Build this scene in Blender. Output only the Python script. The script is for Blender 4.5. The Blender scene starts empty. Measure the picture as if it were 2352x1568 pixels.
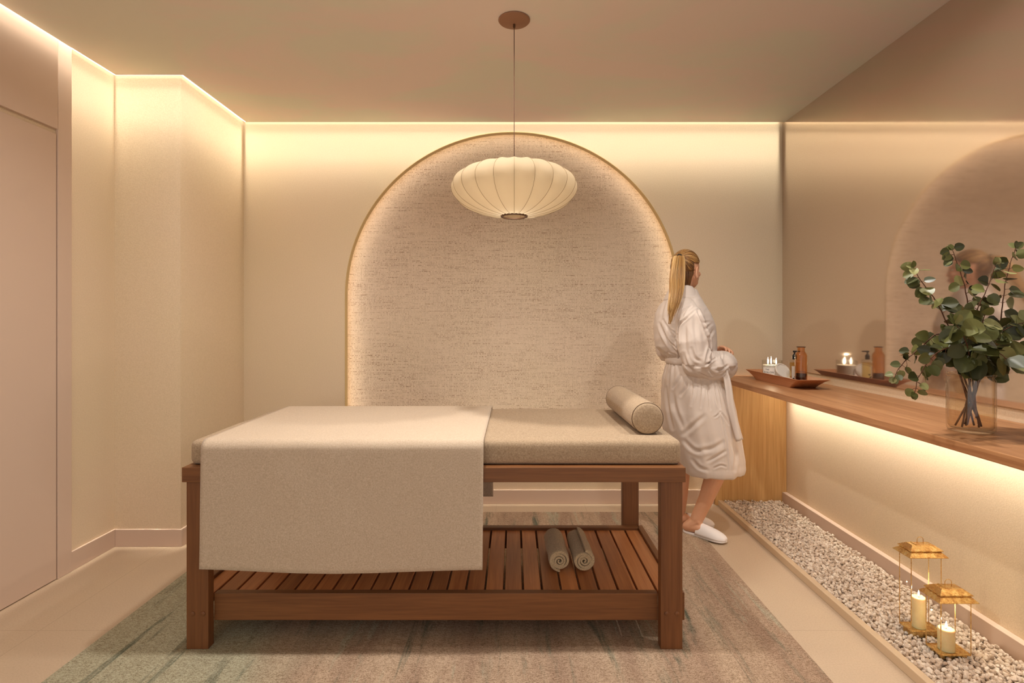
import bpy, bmesh, math, random
from mathutils import Vector, Matrix, noise, Quaternion
R = random.Random(7)
PI = math.pi
SC = bpy.context.scene
COL = SC.collection

# ------------------------------------------------------------------ camera model
F = 1250.0; CX = 1180.0; CY = 738.0; EYE = 1.25
def P(px, py, Y):
    return Vector(((px-CX)*Y/F, Y, EYE-(py-CY)*Y/F))

# ------------------------------------------------------------------ materials
def srgb(r, g, b):
    f = lambda c: (c/255/12.92) if c/255 <= .04045 else ((c/255+.055)/1.055)**2.4
    return (f(r), f(g), f(b), 1)
class NT:
    def __init__(s, name):
        s.m = bpy.data.materials.new(name); s.m.use_nodes = True
        s.t = s.m.node_tree; s.n = s.t.nodes; s.l = s.t.links
        s.b = s.n['Principled BSDF']; s.out = s.n['Material Output']
    def new(s, typ, **kw):
        nd = s.n.new(typ)
        for k, v in kw.items():
            if k in nd.inputs.keys(): nd.inputs[k].default_value = v
            else: setattr(nd, k, v)
        return nd
    def link(s, a, b): s.l.new(a, b)
    def coord(s, scale=(1,1,1), kind='Object'):
        tc = s.new('ShaderNodeTexCoord'); mp = s.new('ShaderNodeMapping')
        mp.inputs['Scale'].default_value = scale
        s.link(tc.outputs[kind], mp.inputs['Vector']); return mp.outputs['Vector']
    def noise(s, vec, scale, detail=2, rough=.5, dist=0):
        nd = s.new('ShaderNodeTexNoise'); nd.inputs['Scale'].default_value = scale
        nd.inputs['Detail'].default_value = detail; nd.inputs['Roughness'].default_value = rough
        nd.inputs['Distortion'].default_value = dist
        s.link(vec, nd.inputs['Vector']); return nd.outputs['Fac']
    def ramp(s, fac, stops):
        nd = s.new('ShaderNodeValToRGB'); e = nd.color_ramp.elements
        while len(e) < len(stops): e.new(.5)
        for el, (p, c) in zip(e, stops):
            el.position = p; el.color = c if len(c) == 4 else (*c, 1)
        s.link(fac, nd.inputs['Fac']); return nd.outputs['Color']
    def mix(s, fac, a, b, mode='MIX'):
        nd = s.new('ShaderNodeMix', data_type='RGBA', blend_type=mode)
        for sock, v in ((nd.inputs[0], fac), (nd.inputs[6], a), (nd.inputs[7], b)):
            if isinstance(v, (int, float, tuple)): sock.default_value = v
            else: s.link(v, sock)
        return nd.outputs[2]
    def math(s, op, a, b=0.0):
        nd = s.new('ShaderNodeMath', operation=op)
        for sock, v in ((nd.inputs[0], a), (nd.inputs[1], b)):
            if isinstance(v, (int, float)): sock.default_value = v
            else: s.link(v, sock)
        return nd.outputs[0]
    def col(s, v):
        if isinstance(v, tuple): s.b.inputs['Base Color'].default_value = v
        else: s.link(v, s.b.inputs['Base Color'])
    def bump(s, h, strength=.3, dist=.002):
        nd = s.new('ShaderNodeBump'); nd.inputs['Strength'].default_value = strength
        nd.inputs['Distance'].default_value = dist
        s.link(h, nd.inputs['Height']); s.link(nd.outputs[0], s.b.inputs['Normal'])
    def set(s, **kw):
        for k, v in kw.items():
            s.b.inputs[k.replace('_', ' ')].default_value = v
        return s
def simple(name, c, rough=.6, metal=0, spec=.4):
    t = NT(name); t.col(c); t.set(Roughness=rough, Metallic=metal)
    t.b.inputs['Specular IOR Level'].default_value = spec
    return t.m
def emit(name, c, s):
    t = NT(name); t.n.remove(t.b); e = t.new('ShaderNodeEmission')
    e.inputs['Color'].default_value = c; e.inputs['Strength'].default_value = s
    t.link(e.outputs[0], t.out.inputs['Surface']); return t.m
def thin_glass(name, tint, refl=1.0, rough=.01):
    t = NT(name); t.n.remove(t.b)
    tr = t.new('ShaderNodeBsdfTransparent'); tr.inputs[0].default_value = tint
    gl = t.new('ShaderNodeBsdfGlossy'); gl.inputs['Roughness'].default_value = rough
    lw = t.new('ShaderNodeLayerWeight'); lw.inputs['Blend'].default_value = .5
    fz = t.math('ADD', .035, t.math('MULTIPLY', t.math('POWER', lw.outputs['Facing'], 4.0), .75))
    mx = t.new('ShaderNodeMixShader')
    t.link(t.math('MULTIPLY', fz, refl), mx.inputs[0])
    t.link(tr.outputs[0], mx.inputs[1]); t.link(gl.outputs[0], mx.inputs[2])
    t.link(mx.outputs[0], t.out.inputs['Surface']); return t.m

def m_wall():
    t = NT('stippled_wallpaper'); v = t.coord()
    n = t.noise(v, 210, 2, .6)
    big = t.noise(v, 1.3, 2, .5)
    c = t.mix(big, srgb(226,206,172), srgb(229,205,180))
    c = t.mix(t.ramp(n, [(.35,(0,0,0)), (.65,(1,1,1))]), t.mix(1.0, c, (.9,.88,.84,1), 'MULTIPLY'), c)
    t.col(c); t.bump(n, .16, .002); t.set(Roughness=.8); t.b.inputs['Specular IOR Level'].default_value = .2
    return t.m
def m_ceiling():
    t = NT('ceiling_plaster'); v = t.coord((1,1.6,1))
    b = t.noise(v, 1.1, 5, .6, .6)
    c = t.mix(t.ramp(b, [(.42,(0,0,0)), (.58,(1,1,1))]), srgb(224,219,200), srgb(232,214,200))
    t.col(c); t.set(Roughness=.85); t.b.inputs['Specular IOR Level'].default_value = .2
    t.bump(t.noise(v, 8, 4, .6), .05, .01)
    return t.m
def m_weave():
    t = NT('woven_grasscloth')
    tc = t.new('ShaderNodeTexCoord'); sp = t.new('ShaderNodeSeparateXYZ'); t.link(tc.outputs['Object'], sp.inputs[0])
    wob = t.math('MULTIPLY', t.noise(t.coord((6,1,6)), 1, 2, .5), .010)
    zz = t.math('ADD', sp.outputs['Z'], wob); xx = t.math('ADD', sp.outputs['X'], wob)
    def lattice(main, other, pitch, fo, seed):
        q = t.math('DIVIDE', main, pitch); idx = t.math('FLOOR', q); fr = t.math('FRACT', q)
        line = t.ramp(t.math('ABSOLUTE', t.math('SUBTRACT', fr, .5)), [(.16,(1,1,1)), (.34,(0,0,0))])
        cb = t.new('ShaderNodeCombineXYZ'); t.link(t.math('MULTIPLY', other, fo), cb.inputs[0]); t.link(t.math('MULTIPLY', idx, 7.31), cb.inputs[1]); cb.inputs[2].default_value = seed
        n1 = t.noise(cb.outputs[0], 1, 3, .75)
        cb2 = t.new('ShaderNodeCombineXYZ'); t.link(t.math('MULTIPLY', other, fo*.06), cb2.inputs[0]); t.link(t.math('MULTIPLY', idx, 3.17), cb2.inputs[1]); cb2.inputs[2].default_value = seed+5
        n2 = t.noise(cb2.outputs[0], 1, 2, .6)
        return t.math('MULTIPLY', line, t.math('MULTIPLY', t.ramp(n1, [(.44,(0,0,0)), (.56,(1,1,1))]), t.ramp(n2, [(.36,(.12,.12,.12)), (.66,(1,1,1))])))
    a = lattice(zz, sp.outputs['X'], .0105, 95, 1.0)
    b = lattice(xx, sp.outputs['Z'], .0095, 110, 9.0)
    patch = t.noise(t.coord((2.2,1,3)), 1, 2, .5)
    a = t.math('MAXIMUM', a, t.math('MULTIPLY', b, .55))
    a = t.math('MULTIPLY', a, t.ramp(patch, [(.3,(.6,.6,.6)), (.65,(1,1,1))]))
    base = t.mix(t.noise(t.coord(), 1.2, 2), srgb(214,190,170), srgb(210,190,162))
    c = t.mix(a, base, srgb(128,100,74))
    t.col(c); t.bump(a, .2, -.001); t.set(Roughness=.85); t.b.inputs['Specular IOR Level'].default_value = .15
    return t.m
def m_wood(name, c1, c2, axis, scale=1.0, rough=.45, pitch=None, bumps=.15, spec=.35):
    t = NT(name)
    s = [22*scale]*3; s[axis] = 1.1*scale
    s2 = [140*scale]*3; s2[axis] = 5*scale
    a = t.noise(t.coord(tuple(s)), 1, 4, .6, .8)
    b = t.noise(t.coord(tuple(s2)), 1, 2, .6)
    f = t.mix(.4, a, b)
    c = t.ramp(f, [(.32, c1), (.68, c2)])
    if pitch:
        tc = t.new('ShaderNodeTexCoord'); sp = t.new('ShaderNodeSeparateXYZ'); t.link(tc.outputs['Object'], sp.inputs[0])
        ix = t.math('FLOOR', t.math('DIVIDE', t.math('SUBTRACT', sp.outputs['X'], pitch[0]), pitch[1]))
        wn = t.new('ShaderNodeTexWhiteNoise', noise_dimensions='1D'); t.link(ix, wn.inputs['W'])
        c = t.mix(1.0, c, t.ramp(wn.outputs['Value'], [(0,(.72,.68,.66)), (1,(1.15,1.1,1.05))]), 'MULTIPLY')
    t.col(c); t.bump(b, bumps, .001); t.set(Roughness=rough); t.b.inputs['Specular IOR Level'].default_value = spec
    return t.m
def m_linen(name, ca, cb, sc=1.0, rough=.9):
    t = NT(name)
    h = t.noise(t.coord((170*sc,170*sc,900*sc)), 1, 2, .6)
    v = t.noise(t.coord((900*sc,170*sc,170*sc)), 1, 2, .6)
    d = t.noise(t.coord((170*sc,900*sc,170*sc)), 1, 2, .6)
    f = t.math('MULTIPLY', t.math('ADD', t.math('ADD', h, v), d), .3333)
    c = t.mix(t.ramp(f, [(.4,(0,0,0)), (.6,(1,1,1))]), ca, cb)
    t.col(c); t.bump(f, .25, .001); t.set(Roughness=rough, Sheen_Weight=.15); t.b.inputs['Specular IOR Level'].default_value = .15
    return t.m
def m_rug():
    t = NT('streaked_rug')
    a = t.noise(t.coord((7,.7,1)), 1, 5, .62, .5)
    b = t.noise(t.coord((13,1.4,1)), 1, 5, .7, .5)
    tc = t.new('ShaderNodeTexCoord'); sp = t.new('ShaderNodeSeparateXYZ'); t.link(tc.outputs['Object'], sp.inputs[0])
    bb = t.noise(t.coord((2.0,.9,1)), 1, 2, .5)
    fib = t.noise(t.coord((1,1,1)), 260, 2, .7)
    rid = t.noise(t.coord((60,260,1)), 1, 2, .6, 1.5)
    c = t.mix(t.ramp(a, [(.36,(0,0,0)), (.62,(1,1,1))]), srgb(172,144,122), srgb(196,170,144))
    edge = t.math('ADD', bb, t.math('MULTIPLY', t.math('SUBTRACT', -.7, sp.outputs['X']), .35))
    c = t.mix(t.ramp(edge, [(.45,(0,0,0)), (.70,(1,1,1))]), c, srgb(182,176,150))
    c = t.mix(t.ramp(b, [(.55,(0,0,0)), (.68,(.75,.75,.75))]), c, srgb(122,124,106))
    g = t.noise(t.coord((10,1.0,1)), 1, 4, .65, .6)
    c = t.mix(t.ramp(g, [(.585,(0,0,0)), (.69,(.85,.85,.85))]), c, srgb(88,100,86))
    c = t.mix(t.ramp(g, [(.32,(.6,.6,.6)), (.4,(0,0,0))]), c, srgb(184,182,158))
    k = t.mix(.5, fib, rid)
    c = t.mix(t.ramp(k, [(.40,(.9,.9,.9)), (.56,(0,0,0))]), c, t.mix(1.0, c, (.42,.36,.30,1), 'MULTIPLY'))
    t.col(c); t.bump(k, .6, .006); t.set(Roughness=.95); t.b.inputs['Specular IOR Level'].default_value = .1
    return t.m
def m_floor():
    t = NT('limestone_floor')
    a = t.noise(t.coord((2,1,1)), 2.2, 5, .6, .4)
    f = t.noise(t.coord(), 160, 3, .7)
    c = t.mix(a, srgb(190,166,142), srgb(200,177,148))
    c = t.mix(t.ramp(f, [(.35,(.55,.55,.55)), (.55,(0,0,0))]), c, t.mix(1.0, c, (.8,.76,.72,1), 'MULTIPLY'))
    tc = t.new('ShaderNodeTexCoord'); sp = t.new('ShaderNodeSeparateXYZ'); t.link(tc.outputs['Object'], sp.inputs[0])
    def seam(o, off, per):
        m = t.math('MODULO', t.math('ADD', o, off+per*20), per)
        return t.math('LESS_THAN', m, .004)
    s = t.math('MAXIMUM', seam(sp.outputs['X'], .12, .60), seam(sp.outputs['Y'], .2, 1.2))
    c = t.mix(t.math('MULTIPLY', s, .28), c, srgb(140,116,94))
    t.col(c); t.set(Roughness=.5); t.bump(f, .06, .001)
    return t.m
def m_brass():
    t = NT('aged_brass')
    n = t.noise(t.coord(), 60, 5, .7)
    t.col(t.ramp(n, [(.38, srgb(190,140,82)), (.52, srgb(222,184,116)), (.62, srgb(238,210,146))]))
    t.link(t.ramp(n, [(.4,(.42,.42,.42)), (.6,(.22,.22,.22))]), t.b.inputs['Roughness'])
    t.set(Metallic=.9); return t.m
def m_cloth(name, c, rough=.85):
    t = NT(name); n = t.noise(t.coord(), 400, 2)
    t.col(c); t.bump(n, .08, .001); t.set(Roughness=rough, Sheen_Weight=.1)
    t.b.inputs['Specular IOR Level'].default_value = .2
    return t.m
def m_towel():
    t = NT('terry_towel'); n = t.noise(t.coord(), 480, 2, .7); n2 = t.noise(t.coord(), 25, 3)
    c = t.mix(n2, srgb(224,194,150), srgb(238,210,168))
    c = t.mix(t.ramp(n, [(.36,(.8,.8,.8)), (.56,(0,0,0))]), c, srgb(134,104,70))
    t.col(c); t.bump(n, .9, .004); t.set(Roughness=.95, Sheen_Weight=.3); t.b.inputs['Specular IOR Level'].default_value = .1
    return t.m
def m_attr(name, stops, rough=.5, spec=.3, attr='tone', sub=0):
    t = NT(name); a = t.new('ShaderNodeAttribute'); a.attribute_name = attr
    c = t.ramp(a.outputs['Fac'], stops); t.col(c); t.set(Roughness=rough)
    t.b.inputs['Specular IOR Level'].default_value = spec
    return t
def m_skin():
    t = NT('skin'); n = t.noise(t.coord(), 14, 3, .6)
    t.col(t.mix(n, srgb(214,158,122), srgb(226,172,138)))
    t.set(Roughness=.5, Subsurface_Weight=.12, Subsurface_Scale=.01); t.b.inputs['Specular IOR Level'].default_value = .35
    return t.m
def m_mirror():
    t = NT('bronze_mirror'); t.col(srgb(228,216,206)); t.set(Metallic=1.0, Roughness=.06)
    d = t.new('ShaderNodeBsdfDiffuse'); d.inputs[0].default_value = srgb(170,146,128)
    mx = t.new('ShaderNodeMixShader'); mx.inputs[0].default_value = .12
    t.link(t.b.outputs[0], mx.inputs[1]); t.link(d.outputs[0], mx.inputs[2]); t.link(mx.outputs[0], t.out.inputs['Surface']); return t.m

M = {}
M['wall'] = m_wall(); M['ceil'] = m_ceiling(); M['weave'] = m_weave(); M['floor'] = m_floor(); M['rug'] = m_rug()
M['trimpaint'] = simple('taupe_trim_paint', srgb(212,186,166), .6, 0, .25)
M['archtrim'] = simple('arch_reveal_paint', srgb(206,178,128), .6, 0, .25)
M['table_x'] = m_wood('teak_along_x', srgb(102,62,34), srgb(136,88,50), 0, 1)
M['table_y'] = m_wood('teak_slats', srgb(176,108,62), srgb(216,148,92), 1, 1, .4, pitch=(-1.2435+.0014, .0753))
M['table_yy'] = m_wood('teak_along_y', srgb(102,62,34), srgb(136,88,50), 1, 1)
M['table_z'] = m_wood('teak_along_z', srgb(102,62,34), srgb(134,86,50), 2, 1)
M['counter'] = m_wood('walnut_worktop', srgb(150,98,62), srgb(196,144,100), 1, 1, .38)
M['oak_z'] = m_wood('light_oak_panel', srgb(196,148,88), srgb(226,184,124), 2, .9, .5)
M['kerb'] = simple('stone_edging', srgb(214,188,156), .7)
M['traywood'] = m_wood('reddish_tray_wood', srgb(172,112,76), srgb(202,146,106), 1, .6, .42)
M['mattress'] = m_linen('taupe_linen', srgb(148,124,98), srgb(188,164,136))
M['blanket'] = m_linen('cream_linen', srgb(184,162,138), srgb(210,190,168))
M['blanket_end'] = m_linen('taupe_linen_end', srgb(158,128,102), srgb(182,152,124))
M['pipe'] = simple('dark_piping', srgb(92,70,50), .8)
M['towel'] = m_towel()
M['brass'] = m_brass()
M['brass_dark'] = simple('brown_metal', srgb(98,70,50), .45, .5)
M['glass'] = thin_glass('clear_pane', (.985,.985,.98,1), .35)
M['vaseglass'] = thin_glass('smoky_jar_glass', (.955,.915,.84,1), 1.5, .02)
M['jarglass'] = thin_glass('clear_jar_glass', (.96,.96,.94,1), 1.2)
M['amber'] = thin_glass('amber_glass', (.965,.80,.60,1), 1.3, .03)
M['oil'] = thin_glass('pale_oil', (.93,.80,.50,1), .3, .1)
M['darkoil'] = thin_glass('dark_liquid', (.22,.06,.02,1), .5, .1)
M['wax'] = simple('white_wax', srgb(238,226,212), .5)
t = NT('ivory_wax'); n_ = t.noise(t.coord(), 30, 4, .6); t.col(t.mix(n_, srgb(214,186,130), srgb(240,222,172)))
t.set(Roughness=.5, Subsurface_Weight=.3, Subsurface_Scale=.02); M['ivory'] = t.m
M['white'] = simple('matte_white', srgb(226,214,200), .5)
M['paper'] = simple('label_paper', srgb(240,232,220), .7)
M['black'] = simple('black_plastic', srgb(22,18,16), .3)
M['ink'] = simple('dark_ink', srgb(58,44,36), .7)
M['wick'] = simple('charred_wick', srgb(40,30,22), .9)
M['flame'] = emit('candle_flame', (1,.86,.62,1), 9)
M['fill_lens'] = emit('added_fill_lens', (1,.93,.83,1), 6)  # glowing face of the added fill downlights
M['led'] = emit('warm_led', (1,.95,.79,1), 3.6)
M['led_arch'] = emit('arch_led', (1,.96,.88,1), 6)
M['led_counter'] = emit('counter_led', (1,.95,.83,1), 10)
M['robe'] = m_cloth('white_cotton_robe', srgb(216,200,188))
M['slipper'] = m_cloth('white_slipper', srgb(240,232,228))
M['skin'] = m_skin()
M['mirror'] = m_mirror()
M['gravelbase'] = simple('gravel_bed', srgb(170,146,124), .9)
tt = m_attr('crushed_white_stone', [(0,srgb(196,174,152)), (.5,srgb(222,204,186)), (1,srgb(238,224,206))], .85, .2); M['gravel'] = tt.m
tt = m_attr('blonde_hair', [(0,srgb(74,44,20)), (.35,srgb(122,80,38)), (.7,srgb(186,140,82)), (1,srgb(226,188,130))], .42, .4); M['hair'] = tt.m
M['haircap'] = simple('dark_hair_roots', srgb(88,58,32), .6)
tt = m_attr('eucalyptus_leaf', [(0,srgb(38,40,18)), (.5,srgb(70,72,34)), (.8,srgb(112,112,60)), (1,srgb(156,152,100))], .42, .4); M['leaf'] = tt.m
tt.b.inputs['Transmission Weight'].default_value = 0
M['stem'] = simple('brown_twig', srgb(92,56,36), .7)
M['canopy'] = simple('canopy_bronze', srgb(150,108,80), .5, 0, .3)
M['cord'] = simple('brown_cord', srgb(84,50,34), .7)
M['wire'] = simple('shade_rib', srgb(128,104,72), .7)
# lamp shade: translucent fabric lit by the bulb within
t = NT('lamp_fabric'); t.n.remove(t.b)
d = t.new('ShaderNodeBsdfDiffuse'); d.inputs[0].default_value = srgb(164,148,124)
tr = t.new('ShaderNodeBsdfTranslucent'); tr.inputs[0].default_value = srgb(236,218,190)
mx = t.new('ShaderNodeMixShader'); mx.inputs[0].default_value = .5
t.link(d.outputs[0], mx.inputs[1]); t.link(tr.outputs[0], mx.inputs[2])
t.link(mx.outputs[0], t.out.inputs['Surface']); M['shade'] = t.m

# ------------------------------------------------------------------ mesh helpers
class MB:
    def __init__(s): s.v = []; s.f = []; s.tone = None
    def add(s, vs, fs, tone=None):
        o = len(s.v); s.v.extend([tuple(v) for v in vs]); s.f.extend([tuple(i+o for i in f) for f in fs])
        if tone is not None:
            if s.tone is None: s.tone = []
            s.tone.extend([tone]*len(vs))
    def box(s, x0, x1, y0, y1, z0, z1):
        vs = [(x,y,z) for x in (x0,x1) for y in (y0,y1) for z in (z0,z1)]
        s.add(vs, [(0,1,3,2),(4,6,7,5),(0,4,5,1),(2,3,7,6),(0,2,6,4),(1,5,7,3)])
    def loft(s, rings, cap=True, closed=True, tone=None):
        n = len(rings[0]); vs = [p for r in rings for p in r]; fs = []
        for i in range(len(rings)-1):
            for j in range(n if closed else n-1):
                k = (j+1) % n
                fs.append((i*n+j, i*n+k, (i+1)*n+k, (i+1)*n+j))
        if cap and closed:
            fs.append(tuple(range(n-1,-1,-1))); fs.append(tuple((len(rings)-1)*n+j for j in range(n)))
        s.add(vs, fs, tone)
    def tube(s, pts, r, n=8, cap=True, tone=None, flat=None, ref=None):
        pts = [Vector(p) for p in pts]
        if not isinstance(r, (list, tuple)): r = [r]*len(pts)
        rings = []; up = Vector(ref) if ref else None
        for i, p in enumerate(pts):
            a = pts[max(i-1,0)]; b = pts[min(i+1,len(pts)-1)]
            d = (b-a).normalized() if (b-a).length > 1e-9 else Vector((0,0,1))
            if up is None:
                up = Vector((0,0,1)) if abs(d.z) < .9 else Vector((1,0,0))
            x = up.cross(d)
            if x.length < 1e-6: x = Vector((1,0,0)).cross(d)
            x.normalize(); y = d.cross(x).normalized(); up = y
            k = flat if flat else 1
            rings.append([p + x*math.cos(2*PI*j/n)*r[i]*1.0 + y*math.sin(2*PI*j/n)*r[i]*k for j in range(n)])
        s.loft(rings, cap, True, tone)
    def limb(s, pts, r, n=16):
        # capped limb with rounded ends, closed volume
        pts = [Vector(p) for p in pts]; r = list(r)
        a = (pts[0]-pts[1]).normalized(); b = (pts[-1]-pts[-2]).normalized()
        P0 = [pts[0]+a*r[0]*c for c in (.98,.8,.45)]; R0 = [r[0]*c for c in (.15,.58,.88)]
        P1 = [pts[-1]+b*r[-1]*c for c in (.45,.8,.98)]; R1 = [r[-1]*c for c in (.88,.58,.15)]
        s.tube(P0+pts+P1, R0+r+R1, n)
    def ell(s, c, rad, rot=None, nu=24, nv=16):
        c = Vector(c); rot = rot or Matrix.Identity(3); vs = []; fs = []
        vs.append(c+rot@Vector((0,0,-rad[2])))
        for i in range(1, nv):
            ph = -PI/2+PI*i/nv
            for j in range(nu):
                th = 2*PI*j/nu
                vs.append(c+rot@Vector((rad[0]*math.cos(ph)*math.cos(th), rad[1]*math.cos(ph)*math.sin(th), rad[2]*math.sin(ph))))
        vs.append(c+rot@Vector((0,0,rad[2]))); L = len(vs)-1
        for j in range(nu):
            k = (j+1)%nu
            fs.append((0, 1+k, 1+j)); fs.append((L, 1+(nv-2)*nu+j, 1+(nv-2)*nu+k))
            for i in range(nv-2):
                a = 1+i*nu
                fs.append((a+j, a+k, a+nu+k, a+nu+j))
        s.add(vs, fs)
    def lathe(s, prof, c=(0,0,0), n=40, sx=1, sy=1, tone=None):
        c = Vector(c); rings = []
        for r, z in prof:
            r = max(r, 1e-4)
            rings.append([c+Vector((r*math.cos(2*PI*j/n)*sx, r*math.sin(2*PI*j/n)*sy, z)) for j in range(n)])
        s.loft(rings, False, True, tone)
    def prism(s, poly, z0, z1):
        n = len(poly)
        s.add([(x,y,z0) for x,y in poly]+[(x,y,z1) for x,y in poly],
              [tuple(range(n-1,-1,-1)), tuple(range(n,2*n))]+[(i,(i+1)%n,n+(i+1)%n,n+i) for i in range(n)])
    def grid(s, nu, nv, fn, tone=None):
        vs = [fn(i/nu, j/nv) for i in range(nu+1) for j in range(nv+1)]
        s.add(vs, [(i*(nv+1)+j, (i+1)*(nv+1)+j, (i+1)*(nv+1)+j+1, i*(nv+1)+j+1) for i in range(nu) for j in range(nv)], tone)
    def rbox(s, x0, x1, y0, y1, z0, z1, r, nx=1, ny=1, nz=1, k=4):
        # rounded box with even subdivision between the rounded edges
        def axis(a, b, n):
            e = [a+r*(1-math.cos(PI/2*i/k)) for i in range(k)]
            m = [a+r+(b-a-2*r)*i/n for i in range(n+1)]
            return e+m+[a+b-q for q in reversed(e)]
        X, Y, Z = axis(x0,x1,nx), axis(y0,y1,ny), axis(z0,z1,nz)
        lo = Vector((x0+r,y0+r,z0+r)); hi = Vector((x1-r,y1-r,z1-r))
        idx = {}; vs = []; fs = []
        def V(p):
            key = tuple(round(c,6) for c in p)
            if key not in idx:
                q = Vector([min(max(p[i],lo[i]),hi[i]) for i in range(3)]); d = Vector(p)-q
                idx[key] = len(vs); vs.append(q+d.normalized()*r if d.length > 1e-9 else Vector(p))
            return idx[key]
        for (A, B, mk, flip) in ((X,Y,lambda a,b:(a,b,z0),1),(X,Y,lambda a,b:(a,b,z1),0),(X,Z,lambda a,b:(a,y0,b),0),(X,Z,lambda a,b:(a,y1,b),1),(Y,Z,lambda a,b:(x0,a,b),1),(Y,Z,lambda a,b:(x1,a,b),0)):
            for i in range(len(A)-1):
                for j in range(len(B)-1):
                    q = [V(mk(A[i],B[j])), V(mk(A[i+1],B[j])), V(mk(A[i+1],B[j+1])), V(mk(A[i],B[j+1]))]
                    if flip: q.reverse()
                    if len(set(q)) == 4: fs.append(tuple(q))
        s.add(vs, fs)
    def build(s, name, m, parent=None, smooth=False, bevel=0, tag=None, solid=0, seg=2, sub=0, auto=False, recalc=True):
        me = bpy.data.meshes.new(name)
        o0 = parent.matrix_basis.translation if parent is not None and False else Vector((0,0,0))
        me.from_pydata(s.v, [], s.f); me.validate(); me.update()
        if s.tone is not None and len(s.tone) == len(me.vertices):
            at = me.attributes.new('tone', 'FLOAT', 'POINT'); at.data.foreach_set('value', s.tone)
        if recalc:
            bm = bmesh.new(); bm.from_mesh(me); bmesh.ops.recalc_face_normals(bm, faces=bm.faces); bm.to_mesh(me); bm.free()
        if m: me.materials.append(m)
        if smooth or auto:
            me.polygons.foreach_set('use_smooth', [True]*len(me.polygons))
            if auto: me.set_sharp_from_angle(angle=math.radians(35))
        o = bpy.data.objects.new(name, me); COL.objects.link(o)
        if bevel:
            b = o.modifiers.new('edge', 'BEVEL'); b.width = bevel; b.segments = seg; b.limit_method = 'ANGLE'
        if solid:
            b = o.modifiers.new('thick', 'SOLIDIFY'); b.thickness = solid; b.offset = 0
        if sub:
            b = o.modifiers.new('sub', 'SUBSURF'); b.levels = sub; b.render_levels = sub
        if parent is not None:
            o.parent = parent
            # geometry is written in world space: keep it there
            o.matrix_parent_inverse = parent_world(parent).inverted()
        return o
def parent_world(p):
    m = p.matrix_basis.copy()
    if p.parent is not None:
        m = parent_world(p.parent) @ p.matrix_parent_inverse @ m
    return m
def tag(o, label, cat, group=None, kind=None):
    if label: o['label'] = label
    if cat: o['category'] = cat
    if group: o['group'] = group
    if kind: o['kind'] = kind
    return o
def struct(o): o['kind'] = 'structure'; return o
def thing(name, label, cat, loc, group=None):
    o = bpy.data.objects.new(name, None); COL.objects.link(o); o.location = loc; o.empty_display_size = .1
    return tag(o, label, cat, group)

# ------------------------------------------------------------------ camera
cam = bpy.data.cameras.new('camera'); co = bpy.data.objects.new('camera', cam); COL.objects.link(co)
co.location = (0, 0, EYE); co.rotation_euler = (PI/2, 0, 0)
cam.sensor_width = 36; cam.lens = 36*F/2352; cam.shift_x = -4/2352; cam.shift_y = -46/2352
cam.clip_start = .05
SC.camera = co

# ------------------------------------------------------------------ room
YB = 3.738; XL = -2.224; XL2 = -1.854; YJ = 3.03; XR = 1.856; CZ = 2.608; TOP = 2.72; Y0 = -.6
m = MB(); m.box(XL-.1, XR+.1, Y0, YB+.2, -.1, 0); struct(m.build('floor', M['floor']))
# left wall: textured jog and the plain run behind the door
m = MB(); m.box(XL-.1, XL, 2.64, YJ+.1, 0, TOP); m.box(XL-.02, XL2, YJ, YB+.12, 0, TOP)
m.box(XL-.1, XL, Y0, 2.64, 0, TOP)
struct(m.build('wall_left', M['wall']))
m = MB(); m.box(XR, XR+.1, Y0, YB+.12, 0, TOP); struct(m.build('wall_right', M['wall']))
# back wall with arched opening
AC = -.0095; AA = 1.147; ABh = 1.124; ASZ = 1.426; ABOT = .35
def arch_pts(off=0, n=72):
    pts = [(AC-AA-off, ABOT-off), (AC-AA-off, ASZ*.5+ABOT*.5)]
    for i in range(n+1):
        a = PI-PI*i/n
        pts.append((AC+(AA+off)*math.cos(a), ASZ+(ABh+off)*math.sin(a)))
    pts += [(AC+AA+off, ASZ*.5+ABOT*.5), (AC+AA+off, ABOT-off)]
    return pts
ap = arch_pts(); m = MB()
core = ap[2:-2]
for (a, b) in zip(core[:-1], core[1:]):
    m.add([(a[0],YB,a[1]),(b[0],YB,b[1]),(b[0],YB,TOP),(a[0],YB,TOP)], [(0,1,2,3)])
for (x0, x1, z0, z1) in ((XL2, AC-AA, 0, ASZ), (XL2, AC-AA, ASZ, TOP), (AC+AA, XR, 0, ASZ), (AC+AA, XR, ASZ, TOP), (AC-AA, AC+AA, 0, ABOT)):
    m.add([(x0,YB,z0),(x1,YB,z0),(x1,YB,z1),(x0,YB,z1)], [(0,1,2,3)])
bw = struct(m.build('wall_back', M['wall'], recalc=False))
def ring(offs_y, closed=True):
    m = MB(); rings = []
    for off, y in offs_y: rings.append([Vector((x, y, z)) for x, z in arch_pts(off)])
    m.loft(rings, cap=False, closed=closed); return m
YR = 3.786; YP = 3.875
struct(ring([(0.003, YB-.003), (-.001, YB-.003), (-.001, YR), (.09, YR)]).build('trim_1', M['archtrim']))
struct(ring([(.09, YR), (.09, YP+.02)]).build('wall_niche', M['wall']))
m = MB(); pp = arch_pts(.1); cxm = (AC, YP, 1.2)
m.add([cxm]+[(x, YP, z) for x, z in pp], [(0, i, i+1) for i in range(1, len(pp))]+[(0, len(pp), 1)])
pn = m.build('wallpaper_panel', M['weave'], bw)
m = ring([(.035, YR+.002), (.035, YR+.028)]); 
tag(m.build('arch_light_strip', M['led_arch']), 'warm light strip hidden behind the arch edge', 'light strip')
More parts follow.
